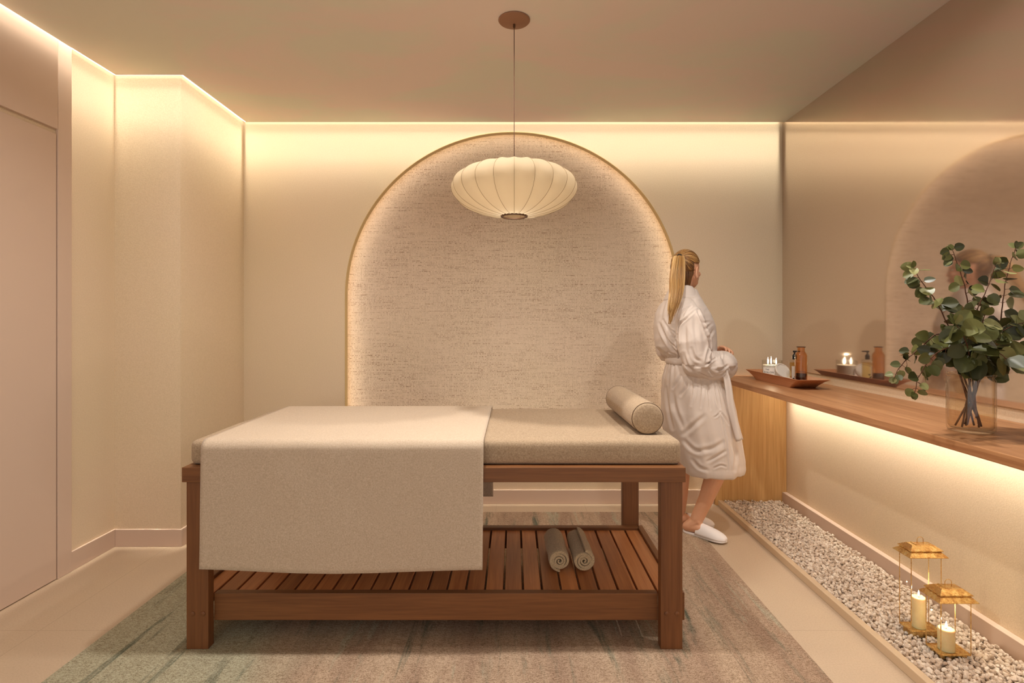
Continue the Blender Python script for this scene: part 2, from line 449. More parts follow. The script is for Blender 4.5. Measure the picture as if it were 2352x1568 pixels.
# ceiling slab with cove gap, and its lid
g = .03
poly = [(XL+g, Y0), (XR, Y0), (XR, YB-g), (XL2+g, YB-g), (XL2+g, YJ-g), (XL+g, YJ-g)]
m = MB(); m.prism(poly, CZ, CZ+.05); m.box(XL-.1, XR+.1, Y0, YB+.2, TOP, TOP+.05)
struct(m.build('ceiling', M['ceil']))
# cove LED strips (a diffuser tape in the gap, with its beam washing down the wall)
def led(label, x0, x1, y0, y1, watts):
    m = MB(); m.box(x0, x1, y0, y1, CZ+.010, CZ+.014)
    tag(m.build('cove_light_strip', M['led']), label, 'light strip', 'cove light strips around the ceiling')
    lx, ly = x1-x0, y1-y0
    for spread, tilt, k in ((26, 8, .14), (8, 2.8, .62)):
        L = bpy.data.lights.new('cove_wash', 'AREA'); L.shape = 'RECTANGLE'
        L.size = lx; L.size_y = ly; L.energy = watts*k*max(lx, ly); L.color = (1,.95,.81); L.spread = math.radians(spread)
        o = bpy.data.objects.new('cove_wash', L); COL.objects.link(o); o.location = ((x0+x1)/2, (y0+y1)/2, CZ+.008)
        if lx > ly: o.rotation_euler = (math.radians(tilt), 0, 0)
        else: o.rotation_euler = (0, math.radians(tilt), 0)
led('warm cove light line above the arch wall', XL2+.01, XR-.035, YB-.024, YB-.006, 1.7)
led('warm cove light line above the door side wall', XL+.006, XL+.024, .2, YJ-.005, 1.7)
led('short warm cove light line above the narrow wall facing the room', XL+.01, XL2+.02, YJ-.024, YJ-.006, 1.7)
led('warm cove light line between the wall corner and the arch wall', XL2+.006, XL2+.024, YJ-.01, YB-.03, 1.7)

# downlights added above the view to brighten the table top, no known fittings
for k, (x, y, e) in enumerate(((-1.15, 2.05, 6), (-.25, 2.05, 13), (.60, 2.05, 10), (1.36, 1.95, 9))):
    t_ = thing('added_fill_downlight', ['added fill downlight out of view, nearest the door side wall', 'added fill downlight out of view, over the blanket end of the massage table', 'added fill downlight out of view, over the pillow end of the massage table', 'added fill downlight out of view, above the wooden counter'][k], 'light', (x, y, CZ), 'added fill downlights in the unseen ceiling')
    m = MB(); m.lathe([(.040,CZ-.0015),(.055,CZ-.0015),(.056,CZ+.001),(.041,CZ+.001)], (x,y,0), 32); m.build('ring', M['trimpaint'], t_, auto=True)
    m = MB(); m.lathe([(.001,CZ-.0006),(.040,CZ-.0006)], (x,y,0), 32); m.build('lens', M['fill_lens'], t_, auto=True)
    L = bpy.data.lights.new('added_fill_beam', 'AREA'); L.shape = 'DISK'; L.size = .08; L.energy = e; L.color = (1,.955,.89); L.spread = math.radians(150)
    o = bpy.data.objects.new('added_fill_beam', L); COL.objects.link(o); o.location = (x, y, CZ-.003)
# baseboards
def bb(name, boxes):
    m = MB()
    for b in boxes: m.box(*b)
    struct(m.build(name, M['trimpaint'], bevel=.002))
bb('baseboard_back', [(XL2, 1.372, YB-.014, YB, 0, .097)])
bb('baseboard_left', [(XL, XL+.012, 2.722, YJ, 0, .097), (XL+.012, XL2+.012, YJ-.012, YJ, 0, .097), (XL2, XL2+.012, YJ, YB-.014, 0, .097)])
bb('baseboard_right', [(1.825, XR, .2, 3.70, 0, .0915)])
# door with transom, flush in its casing
dr = bpy.data.objects.new('door_1', None); COL.objects.link(dr); dr.location = (XL, 2.0, 0); dr['kind'] = 'structure'
m = MB(); m.box(XL, XL+.014, 2.640, 2.722, 0, CZ+.03); m.build('door_frame', M['trimpaint'], dr, bevel=.002)
m = MB(); m.box(XL, XL+.010, .8, 2.634, .004, 2.158); m.build('door_leaf', M['trimpaint'], dr, bevel=.002)
m = MB(); m.box(XL, XL+.018, .8, 2.634, 2.180, CZ+.02); m.build('transom_panel', M['trimpaint'], dr, bevel=.002)
# mirror on the right wall
m = MB(); m.box(1.845, XR, .25, YB-.001, .9305, CZ-.001)
tag(m.build('wall_mirror', M['mirror']), 'large bronze tinted mirror covering the wall above the wooden counter', 'mirror')
# counter
ct = thing('floating_counter', 'long wooden counter along the mirror wall with a light oak end panel', 'counter', (1.6, 2.2, .847))
m = MB(); m.box(1.374, XR-.001, .6, YB-.001, .847, .879); m.build('worktop', M['counter'], ct, bevel=.0015)
m = MB(); m.box(1.374, XR-.001, 3.700, YB-.001, 0, .847); sp_ = m.build('end_panel', M['oak_z'], ct, bevel=.001); sp_['label'] = 'light oak end panel'
m = MB(); m.box(1.745, 1.765, .8, 3.66, .838, .8465)
tag(m.build('counter_light_strip', M['led_counter']), 'warm light strip under the wooden counter', 'light strip')
L = bpy.data.lights.new('counter_wash', 'AREA'); L.shape = 'RECTANGLE'; L.size = .012; L.size_y = 2.8; L.energy = 2.8; L.color = (1,.94,.79); L.spread = math.radians(50)
o = bpy.data.objects.new('counter_wash', L); COL.objects.link(o); o.location = (1.80, 2.24, .842); o.rotation_euler = (0, math.radians(-12), 0)
# gravel bed edging
m = MB(); m.box(1.389, 1.418, .5, 3.700, 0, .036); struct(m.build('trim_2', M['kerb'], bevel=.002))
# gravel
def gravel():
    m = MB(); r = random.Random(3)
    ico = bmesh.new(); bmesh.ops.create_icosphere(ico, subdivisions=1, radius=1)
    iv = [v.co.copy() for v in ico.verts]; fc = [tuple(v.index for v in f.verts) for f in ico.faces]; ico.free()
    y = 1.3
    while y < 3.69:
        x = 1.428
        while x < 1.818:
            for lay in (0, 1):
                if lay and r.random() < .45: continue
                c = Vector((x+r.uniform(-.006,.006), y+r.uniform(-.006,.006), .020+lay*.010+r.uniform(-.004,.006)))
                c.x = min(max(c.x, 1.428), 1.815); c.y = min(c.y, 3.688)
                s = Vector((r.uniform(.0075,.0125), r.uniform(.0065,.0105), r.uniform(.005,.009)))
                q = Quaternion((r.gauss(0,1), r.gauss(0,1), r.gauss(0,1), r.gauss(0,1))).normalized().to_matrix()
                vs = [c+q@Vector((v.x*s.x*r.uniform(.78,1.2), v.y*s.y*r.uniform(.78,1.2), v.z*s.z*r.uniform(.78,1.2))) for v in iv]
                m.add(vs, fc, r.random())
            x += .0135
        y += .0135
    o = m.build('gravel', M['gravel'], recalc=False)
    tag(o, 'bed of small crushed white stones under the counter', 'gravel', kind='stuff')
    mb = MB(); mb.box(1.418, 1.825, .6, 3.700, .002, .016); mb.build('gravel_base', M['gravelbase'], o)
gravel()
# rug
m = MB(); m.box(-1.6265, 1.100, .4, 3.55, .0005, .009)
tag(m.build('rug', M['rug'], bevel=.003), 'large taupe and sage streaked rug under the massage table', 'rug')

# ------------------------------------------------------------------ massage table
tb = thing('massage_table', 'brown wooden massage table with a slatted lower shelf', 'table', (-.3, 2.45, 0))
X0, X1 = -1.248, .6465; FY0, FY1 = 2.045, 2.87
m = MB()
m.box(X0, X1, FY0, FY0+.05, .6455, .7015); m.build('top_rail', M['table_x'], tb, bevel=.002)
m = MB(); m.box(X0, X1, FY1-.05, FY1, .6455, .7015)
m.build('top_rail', M['table_x'], tb, bevel=.002)
m = MB(); m.box(X0, X0+.05, FY0+.05, FY1-.05, .6455, .7015); m.build('end_rail', M['table_yy'], tb, bevel=.002)
m = MB(); m.box(X1-.05, X1, FY0+.05, FY1-.05, .6455, .7015)
m.build('end_rail', M['table_yy'], tb, bevel=.002)
m = MB(); m.box(X0+.05, X1-.05, FY0+.05, FY1-.05, .675, .699); m.build('deck', M['table_x'], tb)
for (x0, y0) in ((-1.240, 2.061), (.5565, 2.061), (-1.240, 2.80), (.5600, 2.80)):
    m = MB(); w = .083; d = .04
    m.box(x0, x0+w, y0, y0+d, .009, .6455); lg = m.build('leg', M['table_z'], tb, bevel=.002)
    if y0 < 2.5:
        for k in (.28, .76):
            m = MB(); cx_ = x0+w*k; cz_ = EYE-(1409-CY)*2.061/F
            rings = []
            for (r_, d_) in ((.0095,0),(.009,.002),(.0065,.0035),(.001,.0042)):
                rings.append([Vector((cx_+r_*math.cos(2*PI*j/20), y0-d_, cz_+r_*math.sin(2*PI*j/20))) for j in range(20)])
            m.loft(rings, cap=True); m.build('bolt_cap', M['table_z'], lg, auto=True)
m = MB(); m.box(-1.157+.000, .5565, 2.101, 2.131, .097, .201); m.build('shelf_rail', M['table_x'], tb, bevel=.002)
m = MB(); m.box(-1.240, .640, 2.765, 2.80, .097, .203); m.build('shelf_rail', M['table_x'], tb, bevel=.002)
m = MB(); m.box(.633, .660, 2.1015, 2.80, .097, .203); m.build('shelf_rail', M['table_yy'], tb, bevel=.002)
m = MB(); m.box(-1.262, -1.236, 2.1015, 2.80, .097, .203); m.build('shelf_rail', M['table_yy'], tb, bevel=.002)
m = MB(); pitch = .0753
for k in range(25):
    xa = -1.2435+pitch*k+.0045; xb = xa+pitch-.009
    m.box(max(xa,-1.236), min(xb,.633), 2.131, 2.765, .170, .190)
m.build('slatted_shelf', M['table_y'], tb, bevel=.0015, seg=1)
# mattress
m = MB(); m.rbox(-1.239, .642, 2.075, 2.845, .7015, .797, .024, 60, 24, 3)
def wob(v):
    v = Vector(v)
    n1 = noise.noise(Vector((v.x*7, v.y*7, v.z*9)))*.0035 + noise.noise(Vector((v.x*2.2, v.y*2.2, 3)))*.003
    e = 1 if v.z > .71 else 0
    return (v.x, v.y-(n1*.9 if v.y < 2.09 else 0), v.z+(n1*.7*e))
m.v = [wob(v) for v in m.v]
tag(m.build('mattress', M['mattress'], smooth=True), 'taupe linen mattress lying on the wooden massage table', 'mattress')
# bolster
bo = thing('bolster_pillow', 'round taupe bolster pillow on the right end of the mattress', 'pillow', (.53, 2.45, .797))
br = .0635; zc = .799+br
def bolx(y): return .535-(y-2.17)*.012
m = MB(); prof = [(.0002,2.166),(.03,2.1655),(.052,2.168),(.0595,2.172),(.0628,2.178)]+[(br,2.19+.54*i/8) for i in range(9)]+[(.0628,2.742),(.0595,2.748),(.052,2.752),(.03,2.7545),(.0002,2.754)]
m.loft([[Vector((bolx(y)+r_*math.cos(2*PI*j/48), y, zc+r_*math.sin(2*PI*j/48))) for j in range(48)] for r_, y in prof], cap=False)
m.build('cover', M['mattress'], bo, smooth=True)
for y in (2.176, 2.744):
    m = MB(); m.tube([(bolx(y)+.0625*math.cos(2*PI*j/48), y, zc+.0625*math.sin(2*PI*j/48)) for j in range(49)], .0014, 6, cap=False)
    m.build('piping', M['pipe'], bo, smooth=True)
# blanket
def blanket():
    path = []; yF, yB_, zt, r = 2.036, 2.884, .8045, .034
    zb = .3225
    path += [(yF, zb+(zt-r-zb)*i/26) for i in range(27)]
    path += [(yF+.0+r-r*math.cos(a)*1.0, zt-r+r*math.sin(a)) for a in [PI/2*i/8 for i in range(1, 8)]]
    path += [(yF+r+(yB_-yF-2*r)*i/22, zt) for i in range(23)]
    path += [(yB_-r+r*math.sin(a), zt-r+r*math.cos(a)) for a in [PI/2*i/8 for i in range(1, 8)]]
    path += [(yB_, zt-r-(zt-r-zb)*i/20) for i in range(21)]
    n = len(path); m = MB()
    def fn(u, v):
        i = v*(n-1); y, z = path[min(int(round(i)), n-1)]
        x = -1.170+u*1.057
        front = y < yF+.01; back = y > yB_-.01
        if front:
            t_ = max(0, (zt-r-z)/(zt-r-zb))
            x += (-.008*(1-u)-.004*u+.0)*t_
            z -= .014*math.sin(PI*min(1,max(0,u)))**1.2*t_
            y += .0035*math.sin(u*9+1)*t_+.002*noise.noise(Vector((u*9, z*6, 1)))
        elif back:
            t_ = max(0, (zt-r-z)/(zt-r-zb)); z -= .0*t_; y += .003*math.sin(u*8)*t_; x += .004*t_
        else:
            z += .0012*noise.noise(Vector((x*6, y*6, 2)))
            x -= 0.012*(1-u)*(y-yF)/(yB_-yF)
        return (x, y, z)
    m.grid(70, n-1, fn)
    o = m.build('blanket', M['blanket'], smooth=True, solid=.004)
    tag(o, 'cream linen blanket draped over the left half of the massage table', 'blanket')
blanket()
# towels
def towel(x, xf, label, seed):
    r = random.Random(seed); m = MB()
    turns = 3.5; th = .0110; N = 110; ro = .0505; zc = .1905+.0505
    def cen(t_):   # spiral centre line
        a = t_*turns*2*PI+.6+seed; rad = .004+(ro-.006-.004)*t_
        return a, rad
    def sec(yy, grow):
        cxx = x+(xf-x)*((yy-2.30)/.25)
        out = []; inn = []
        for i in range(N+1):
            t_ = i/N; a, rad = cen(t_)
            w = (1+.05*math.sin(a*1.3+seed)+.03*noise.noise(Vector((math.cos(a)*1.5, math.sin(a)*1.5, yy*9+seed))))
            ra = (rad+th*.47*min(1, .55+t_))*w*grow; rb = max(.0006, (rad-th*.44*min(1,.55+t_)))*w*grow
            sq = .96
            out.append(Vector((cxx+ra*math.cos(a), yy, zc+ra*math.sin(a)*sq))); inn.append(Vector((cxx+rb*math.cos(a), yy, zc+rb*math.sin(a)*sq)))
        return out+inn[::-1]
    ys = [(2.292,.93),(2.296,.98),(2.305,1.0)]+[(2.305+.235*i/12, 1+.02*math.sin(i*.8+seed)) for i in range(1,12)]+[(2.543,.99),(2.550,.96)]
    rings = [sec(y, g_) for y, g_ in ys]; n = len(rings[0])
    m.loft(rings, cap=False)
    for k in (0, len(rings)-1):
        b = k*n; 
        m.add([], []); m.f += [(b+i, b+i+1, b+n-2-i, b+n-1-i) for i in range(N)]
    m.v = [tuple(Vector(v)+Vector((noise.noise(Vector(v)*260), noise.noise(Vector(v)*260+Vector((9,0,0))), noise.noise(Vector(v)*260+Vector((0,9,0)))))*.0010) for v in m.v]
    tag(m.build('rolled_towel', M['towel'], auto=True), label, 'towel', 'rolled towels on the slatted shelf')
towel(.193, .186, 'left brown rolled towel on the slatted shelf', 1)
towel(.297, .290, 'right brown rolled towel on the slatted shelf', 4)

# ------------------------------------------------------------------ pendant lamp
LX, LY = .002, 2.45
pl_ = thing('pendant_lamp', 'saucer shaped white fabric pendant lamp hanging before the arch', 'lamp', (LX, LY, CZ))
m = MB(); m.lathe([(.001,CZ-.001),(.070,CZ-.001),(.0715,CZ-.004),(.068,CZ-.008),(.03,CZ-.017),(.008,CZ-.021),(.001,CZ-.021)], (LX,LY,0), 56)
m.build('ceiling_canopy', M['canopy'], pl_, auto=True)
m = MB(); m.lathe([(.001,CZ-.018),(.0055,CZ-.018),(.0055,CZ-.036),(.001,CZ-.036)], (LX,LY,0), 20); m.build('cord_grip', M['brass_dark'], pl_, auto=True)
m = MB(); m.tube([(LX,LY,CZ-.03),(LX,LY,1.80)], .0016, 8); m.build('cord', M['cord'], pl_, smooth=True)
ZE = 1.854; NR = 21; RA = .283
prof = []
for i in range(33):
    a = -PI/2+PI*i/32
    rr = RA*abs(math.cos(a))**.92; zz = .133*math.sin(a)*(1 if a < 0 else .80)
    prof.append((rr, zz))
prof = [(r_, z_) for r_, z_ in prof if r_ > .058]
prof = [(.056, prof[0][1]-.0015)]+prof+[(.056, prof[-1][1]+.001)]
def shade_pt(r_, z_, th):
    ph = (th*NR/(2*PI)) % 1
    sc = 1-.045*(math.sin(PI*ph)**.9)*min(1, max(0, (r_-.06)/.1))
    return Vector((LX+r_*sc*math.sin(th), LY-r_*sc*math.cos(th), ZE+z_*(1-.02*math.sin(PI*ph))))
NS = NR*8; m = MB()
m.loft([[shade_pt(r_, z_, 2*PI*j/NS) for j in range(NS)] for r_, z_ in prof], cap=False)
m.build('lamp_shade', M['shade'], pl_, smooth=True)
m = MB()
for k in range(NR):
    th = 2*PI*k/NR
    m.tube([shade_pt(r_+.0005, z_, th) for r_, z_ in prof[1:-1]], .0007, 5)
m.build('shade_ribs', M['wire'], pl_, smooth=True)
m = MB()
zr = ZE+prof[0][1]
m.loft([[Vector((LX+r_*math.cos(2*PI*j/48), LY+r_*math.sin(2*PI*j/48), z_)) for j in range(48)] for r_, z_ in ((.050,zr-.002),(.060,zr-.003),(.061,zr+.004),(.050,zr+.004),(.050,zr-.002))], cap=False)
m.build('bottom_ring', M['brass_dark'], pl_, auto=True)
zr = ZE+prof[-1][1]; m = MB()
m.loft([[Vector((LX+r_*math.cos(2*PI*j/48), LY+r_*math.sin(2*PI*j/48), z_)) for j in range(48)] for r_, z_ in ((.050,zr-.003),(.060,zr-.003),(.060,zr+.002),(.050,zr+.002),(.050,zr-.003))], cap=False)
m.build('top_ring', M['brass_dark'], pl_, auto=True)
m = MB(); m.lathe([(.001,1.84),(.012,1.844),(.022,1.825),(.024,1.81),(.018,1.795),(.001,1.789)], (LX,LY,0), 24)
M['bulb'] = emit('bulb_glow', (1,.94,.82,1), 2)
m.build('bulb', M['bulb'], pl_, smooth=True)
L = bpy.data.lights.new('pendant_bulb', 'POINT'); L.energy = .38; L.color = (1,.96,.88); L.shadow_soft_size = .03
o = bpy.data.objects.new('pendant_bulb', L); COL.objects.link(o); o.location = (LX, LY-.004, 1.768)

# ------------------------------------------------------------------ lanterns
def flame(m, c, h, w):
    prof = [(.0002,0),(w*.6,h*.12),(w,h*.3),(w*.8,h*.55),(w*.35,h*.82),(.0002,h)]
    m.lathe(prof, c, 14)
def lantern(x0, x1, y0, y1, zg, zb, ze, label, ch, clabel, ccx, crad):
    cx_, cy_ = (x0+x1)/2, (y0+y1)/2
    t_ = thing('brass_lantern', label, 'lantern', (cx_, cy_, zg), 'brass lanterns on the gravel')
    hx, hy = (x1-x0)/2, (y1-y0)/2
    def rect(off, z): return [Vector((cx_+sx*(hx+off), cy_+sy*(hy+off), z)) for sx, sy in ((-1,-1),(1,-1),(1,1),(-1,1))]
    m = MB(); m.loft([rect(-.008, zg-.006), rect(-.008, zb-.004), rect(.001, zb-.004), rect(.001, zb)], cap=True); m.build('base_tray', M['brass'], t_, bevel=.0006)
    m = MB(); s = .0016
    def rod(a, b): m.tube([a, b], s*1.15, 4)
    lo = rect(0, zb); hi = rect(0, ze)
    ft = rect(0, zg-.004)
    for i in range(4):
        rod(lo[i], hi[i]); rod(lo[i], lo[(i+1)%4]); rod(hi[i], hi[(i+1)%4])
    m.build('frame', M['brass'], t_)
    for i in range(4):
        a, b, c, d = lo[i], lo[(i+1)%4], hi[(i+1)%4], hi[i]
        m = MB(); m.add([a,b,c,d], [(0,1,2,3)]); m.build('glass_pane', M['glass'], t_, recalc=False)
    m = MB()
    m.loft([rect(-.001,ze-.002), rect(.017,ze), rect(.017,ze+.002), rect(-.002,ze+.020), rect(.006,ze+.021), rect(.005,ze+.024), rect(-.015,ze+.038), rect(-.022,ze+.039)], cap=True)
    m.box(cx_-hx*.5, cx_-hx*.5+.006, cy_-hy*.5, cy_+hy*.5, ze+.036, ze+.041)
    m.build('roof', M['brass'], t_, bevel=.0005)
    m = MB(); pts = [(cx_-.012, cy_, ze+.036), (cx_-.012, cy_, ze+.054)]
    pts += [(cx_-.012*math.cos(a), cy_, ze+.054+.010*math.sin(a)) for a in [PI*i/8 for i in range(1,8)]]
    pts += [(cx_+.012, cy_, ze+.054), (cx_+.012, cy_, ze+.036)]
    m.tube(pts, .0012, 8); m.build('handle', M['brass'], t_, smooth=True)
    c = thing('pillar_candle', clabel, 'candle', (ccx, cy_, zb), 'pillar candles inside the lanterns')
    m = MB(); r_ = crad; m.lathe([(.001,zb+.0005),(r_,zb+.0005),(r_,ch-.002),(r_-.002,ch),(r_*.8,ch-.0015),(.001,ch-.002)], (ccx,cy_,0), 36)
    m.build('wax', M['ivory'], c, auto=True)
    m = MB(); m.tube([(ccx,cy_,ch-.003),(ccx+.0004,cy_,ch+.006)], .0007, 6); m.build('wick', M['wick'], c)
    m = MB(); flame(m, (ccx, cy_, ch+.003), .024, .0036); m.build('flame', M['flame'], c, smooth=True)
    return c
lantern(1.536, 1.644, 1.957, 2.027, .036, .0514, .243, 'shorter brass and glass lantern, nearest the camera on the gravel', .1275, 'short ivory pillar candle burning inside the shorter lantern', 1.583, .0262)
lantern(1.528, 1.643, 2.092, 2.155, .036, .0600, .346, 'taller brass and glass lantern behind the shorter one on the gravel', .176, 'tall ivory pillar candle burning inside the taller lantern', 1.580, .0243)
for (x, y, z, e) in ((1.583,1.992,.158,.22), (1.58,2.1235,.206,.22), (1.612,3.40,1.045,.22)):
    L = bpy.data.lights.new('candle_glow', 'POINT'); L.energy = e; L.color = (1,.76,.46); L.shadow_soft_size = .003
    o = bpy.data.objects.new('candle_glow', L); COL.objects.link(o); o.location = (x, y, z)

# ------------------------------------------------------------------ tray and its contents
CT = .879
def rrect(cx_, cy_, hx, hy, r, z, n=6):
    pts = []
    for (sx, sy, a0) in ((1,1,0),(-1,1,PI/2),(-1,-1,PI),(1,-1,3*PI/2)):
        for i in range(n+1):
            a = a0+PI/2*i/n
            pts.append(Vector((cx_+sx*(hx-r)+r*math.cos(a), cy_+sy*(hy-r)+r*math.sin(a), z)))
    return pts
m = MB(); tx, ty = 1.620, 3.265
m.loft([rrect(tx,ty,.074,.225,.02,CT+.0005), rrect(tx,ty,.077,.255,.02,CT+.018), rrect(tx,ty,.082,.300,.016,CT+.040), rrect(tx,ty,.090,.338,.012,CT+.055),
        rrect(tx,ty,.087,.334,.012,CT+.0562), rrect(tx,ty,.079,.292,.016,CT+.038), rrect(tx,ty,.073,.250,.018,CT+.019), rrect(tx,ty,.068,.240,.02,CT+.014)], cap=True)
tag(m.build('wooden_tray', M['traywood'], auto=True), 'reddish wooden flared tray on the counter by the wall corner', 'tray')
FZ = CT+.015
def text_on_jar(body, size, cx_, cy_, r_, ang, z, parent, mat):
    cu = bpy.data.curves.new('lettering', 'FONT'); cu.body = body; cu.size = size; cu.align_x = 'CENTER'; cu.extrude = 0
    to = bpy.data.objects.new('lettering_tmp', cu); COL.objects.link(to)
    dg = bpy.context.evaluated_depsgraph_get(); me = bpy.data.meshes.new_from_object(to.evaluated_get(dg))
    bpy.data.objects.remove(to)
    for v in me.vertices:
        a = ang+v.co.x/r_
        v.co = Vector((cx_+r_*math.cos(a), cy_+r_*math.sin(a), z+v.co.y))
    me.materials.clear(); me.materials.append(mat)
    o = bpy.data.objects.new('lettering', me); COL.objects.link(o); o.parent = parent
    o.matrix_parent_inverse = parent_world(parent).inverted(); return o
# jar candle
jx, jy, jr = 1.612, 3.395, .0590
jc = thing('jar_candle', 'white three-wick candle in a clear glass jar at the far end of the tray', 'candle', (jx, jy, FZ))
JT = 1.008
m = MB(); m.lathe([(.001,FZ+.0008),(jr-.004,FZ+.0008),(jr,FZ+.005),(jr,JT),(jr-.0025,JT+.001),(jr-.0035,JT),(jr-.0035,FZ+.006)], (jx,jy,0), 48); m.build('glass_jar', M['jarglass'], jc, auto=True)
m = MB(); m.lathe([(.001,FZ+.004),(jr-.006,FZ+.004),(jr-.0045,.977),(jr-.006,.979),(.001,.978)], (jx,jy,0), 40); m.build('wax', M['wax'], jc, auto=True)
lab = MB(); a0 = -PI/2-.82
def labarc(u, v): 
    a = a0-.62+1.24*u; return (jx+(jr+.0006)*math.cos(a), jy+(jr+.0006)*math.sin(a), FZ+.006+v*.066)
lab.grid(14, 1, labarc); lb = lab.build('paper_label', M['paper'], jc, smooth=True, recalc=False)
text_on_jar('THE', .0135, jx, jy, jr+.0012, a0-.10, FZ+.055, lb, M['ink'])
text_on_jar('AVALON', .0155, jx, jy, jr+.0012, a0+.02, FZ+.038, lb, M['ink'])
text_on_jar('scented candle', .0062, jx, jy, jr+.0012, a0-.06, FZ+.028, lb, M['ink'])
text_on_jar('by the fireside', .0068, jx, jy, jr+.0012, a0-.02, FZ+.010, lb, M['ink'])
for (dx, dy, h) in ((-.026,.0,.046), (.002,.018,.050), (.022,-.006,.042)):
    m = MB(); m.tube([(jx+dx,jy+dy,.977),(jx+dx,jy+dy,.986)], .0009, 6); m.build('wick', M['wick'], jc)
    m = MB(); flame(m, (jx+dx, jy+dy, .982), h, .0042); m.build('flame', M['flame'], jc, smooth=True)
# candle lid leaning on the jar
def disc_thing(name, label, cat, c, r_, th, tilt, yaw, mat, rim=True):
    m = MB(); prof = [(.0005,-th/2),(r_*.97,-th/2),(r_,-th*.25),(r_,th*.25),(r_*.97,th/2)]
    prof += [(r_*.86,th/2),(r_*.83,th*.15),(.0005,th*.12)] if rim else [(.0005,th/2)]
    m.lathe(prof, (0,0,0), 44)
    rot = Matrix.Rotation(yaw, 3, 'Z') @ Matrix.Rotation(tilt, 3, 'X')
    m.v = [tuple(Vector(c)+rot@Vector(v)) for v in m.v]
    return tag(m.build(name, mat, auto=True), label, cat)
disc_thing('candle_lid', 'round white candle lid leaning against the jar candle', 'lid', P(1799, 852, 3.235), .0520, .011, math.radians(54), math.radians(20), M['white'])
m = MB(); sc_ = P(1811, 862, 3.13); m.ell((sc_.x, sc_.y, FZ+.0175), (.024,.020,.017)); 
tag(m.build('soap_stone', M['white'], smooth=True), 'small rounded white soap in front of the leaning lid', 'soap')
# diffuser / pump bottle
pb = thing('pump_bottle', 'clear glass bottle with black pump and botanical label behind the amber bottle', 'bottle', (0,0,0))
px_, py_ = P(1826, 800, 3.16).x, 3.165; pb.location = (px_, py_, FZ)
def pz(y): return EYE-(y-CY)*py_/F
m = MB(); m.rbox(px_-.026, px_+.026, py_-.018, py_+.018, FZ+.001, pz(825), .005, 1,1,1); m.build('glass_body', M['jarglass'], pb, auto=True)
m = MB(); m.rbox(px_-.023, px_+.023, py_-.015, py_+.015, FZ+.004, pz(832), .004, 1,1,1); m.build('oil', M['oil'], pb, auto=True)
m = MB(); m.box(px_-.0255, px_-.009, py_-.0186, py_-.0182, FZ+.012, pz(840)); lb = m.build('paper_label', M['paper'], pb)
m = MB(); rr = random.Random(5)
for (dx, dz) in ((-.004,.020),(.002,.034),(-.014,.012),(.006,.012),(-.008,.006)):
    c = Vector((px_-.002+dx, py_-.0190, FZ+.014+dz)); a = rr.uniform(0,6)
    m.add([c+Vector((.0062*math.cos(a+2*PI*i/12)*1, 0, .0044*math.sin(2*PI*i/12+a*.3))) for i in range(12)], [tuple(range(12))])
m.tube([(px_-.012,py_-.0189,FZ+.012),(px_+.004,py_-.0189,FZ+.05)], .0004, 4)
m.build('botanical_print', M['ink'], lb)
m = MB(); zt = pz(825)
m.lathe([(.001,zt),(.0125,zt),(.0125,zt+.021),(.007,zt+.030),(.0045,zt+.032),(.0045,zt+.040),(.009,zt+.042),(.009,zt+.050),(.001,zt+.051)], (px_+.0,py_,0), 24)
m.box(px_-.004, px_+.030, py_-.005, py_+.005, zt+.043, zt+.050)
m.build('pump', M['black'], pb, auto=True)
# amber bottle
ax, ay = 1.626, 3.08
ab = thing('amber_bottle', 'tall amber glass bottle with an open neck at the near end of the tray', 'bottle', (ax, ay, FZ))
def az(y): return EYE-(y-CY)*ay/F
m = MB(); ar = .0318; z0_ = FZ+.001
m.lathe([(.001,z0_),(ar-.003,z0_),(ar,z0_+.004),(ar,az(816)),(ar-.003,az(812)),(.0225,az(808)),(.0195,az(806)),(.0195,az(798)),(.0225,az(797.5)),(.0225,az(796)),(.0175,az(796)),(.0165,az(805)),(.020,az(809)),(ar-.003,az(815)),(ar-.003,z0_+.006),(.001,z0_+.006)], (ax,ay,0), 40)
m.build('glass_body', M['amber'], ab, auto=True)
m = MB(); m.lathe([(.001,z0_+.007),(ar-.0045,z0_+.007),(ar-.0045,az(857)),(.001,az(857))], (ax,ay,0), 32); m.build('dark_liquid', M['darkoil'], ab, auto=True)
m = MB(); m.lathe([(.0178,az(796)+.0004),(.0232,az(796)+.0004),(.0232,az(797.4)),(.0228,az(797.4))], (ax,ay,0), 32); m.build('rim', M['brass_dark'], ab, auto=True)

# ------------------------------------------------------------------ vase and eucalyptus
VX, VY = 1.545, 1.84; VR = .0615
m = MB()
def sq(prof, c, n=56, p=2.6):   # slightly squared round jar
    rings = []
    for r_, z_ in prof:
        ring_ = []
        for j in range(n):
            a = 2*PI*j/n; ca, sa = math.cos(a), math.sin(a)
            k = (abs(ca)**p+abs(sa)**p)**(-1/p)
            ring_.append(Vector((c[0]+max(r_,1e-4)*k*ca, c[1]+max(r_,1e-4)*k*sa, z_)))
        rings.append(ring_)
    return rings
zv = CT; zt = 1.077
m.loft(sq([(.001,zv+.0005),(VR-.008,zv+.0005),(VR-.001,zv+.008),(VR,zv+.02),(VR,zt-.022),(VR-.004,zt-.016),(VR-.003,zt-.012),(VR+.001,zt-.009),(VR+.001,zt-.003),(VR-.002,zt),
        (VR-.005,zt-.003),(VR-.006,zt-.016),(VR-.004,zt-.024),(VR-.004,zv+.02),(VR-.009,zv+.011),(.001,zv+.009)], (VX,VY)), cap=False)
tag(m.build('glass_vase', M['vaseglass'], smooth=True), 'smoky clear glass jar vase holding leafy branches on the counter', 'vase')
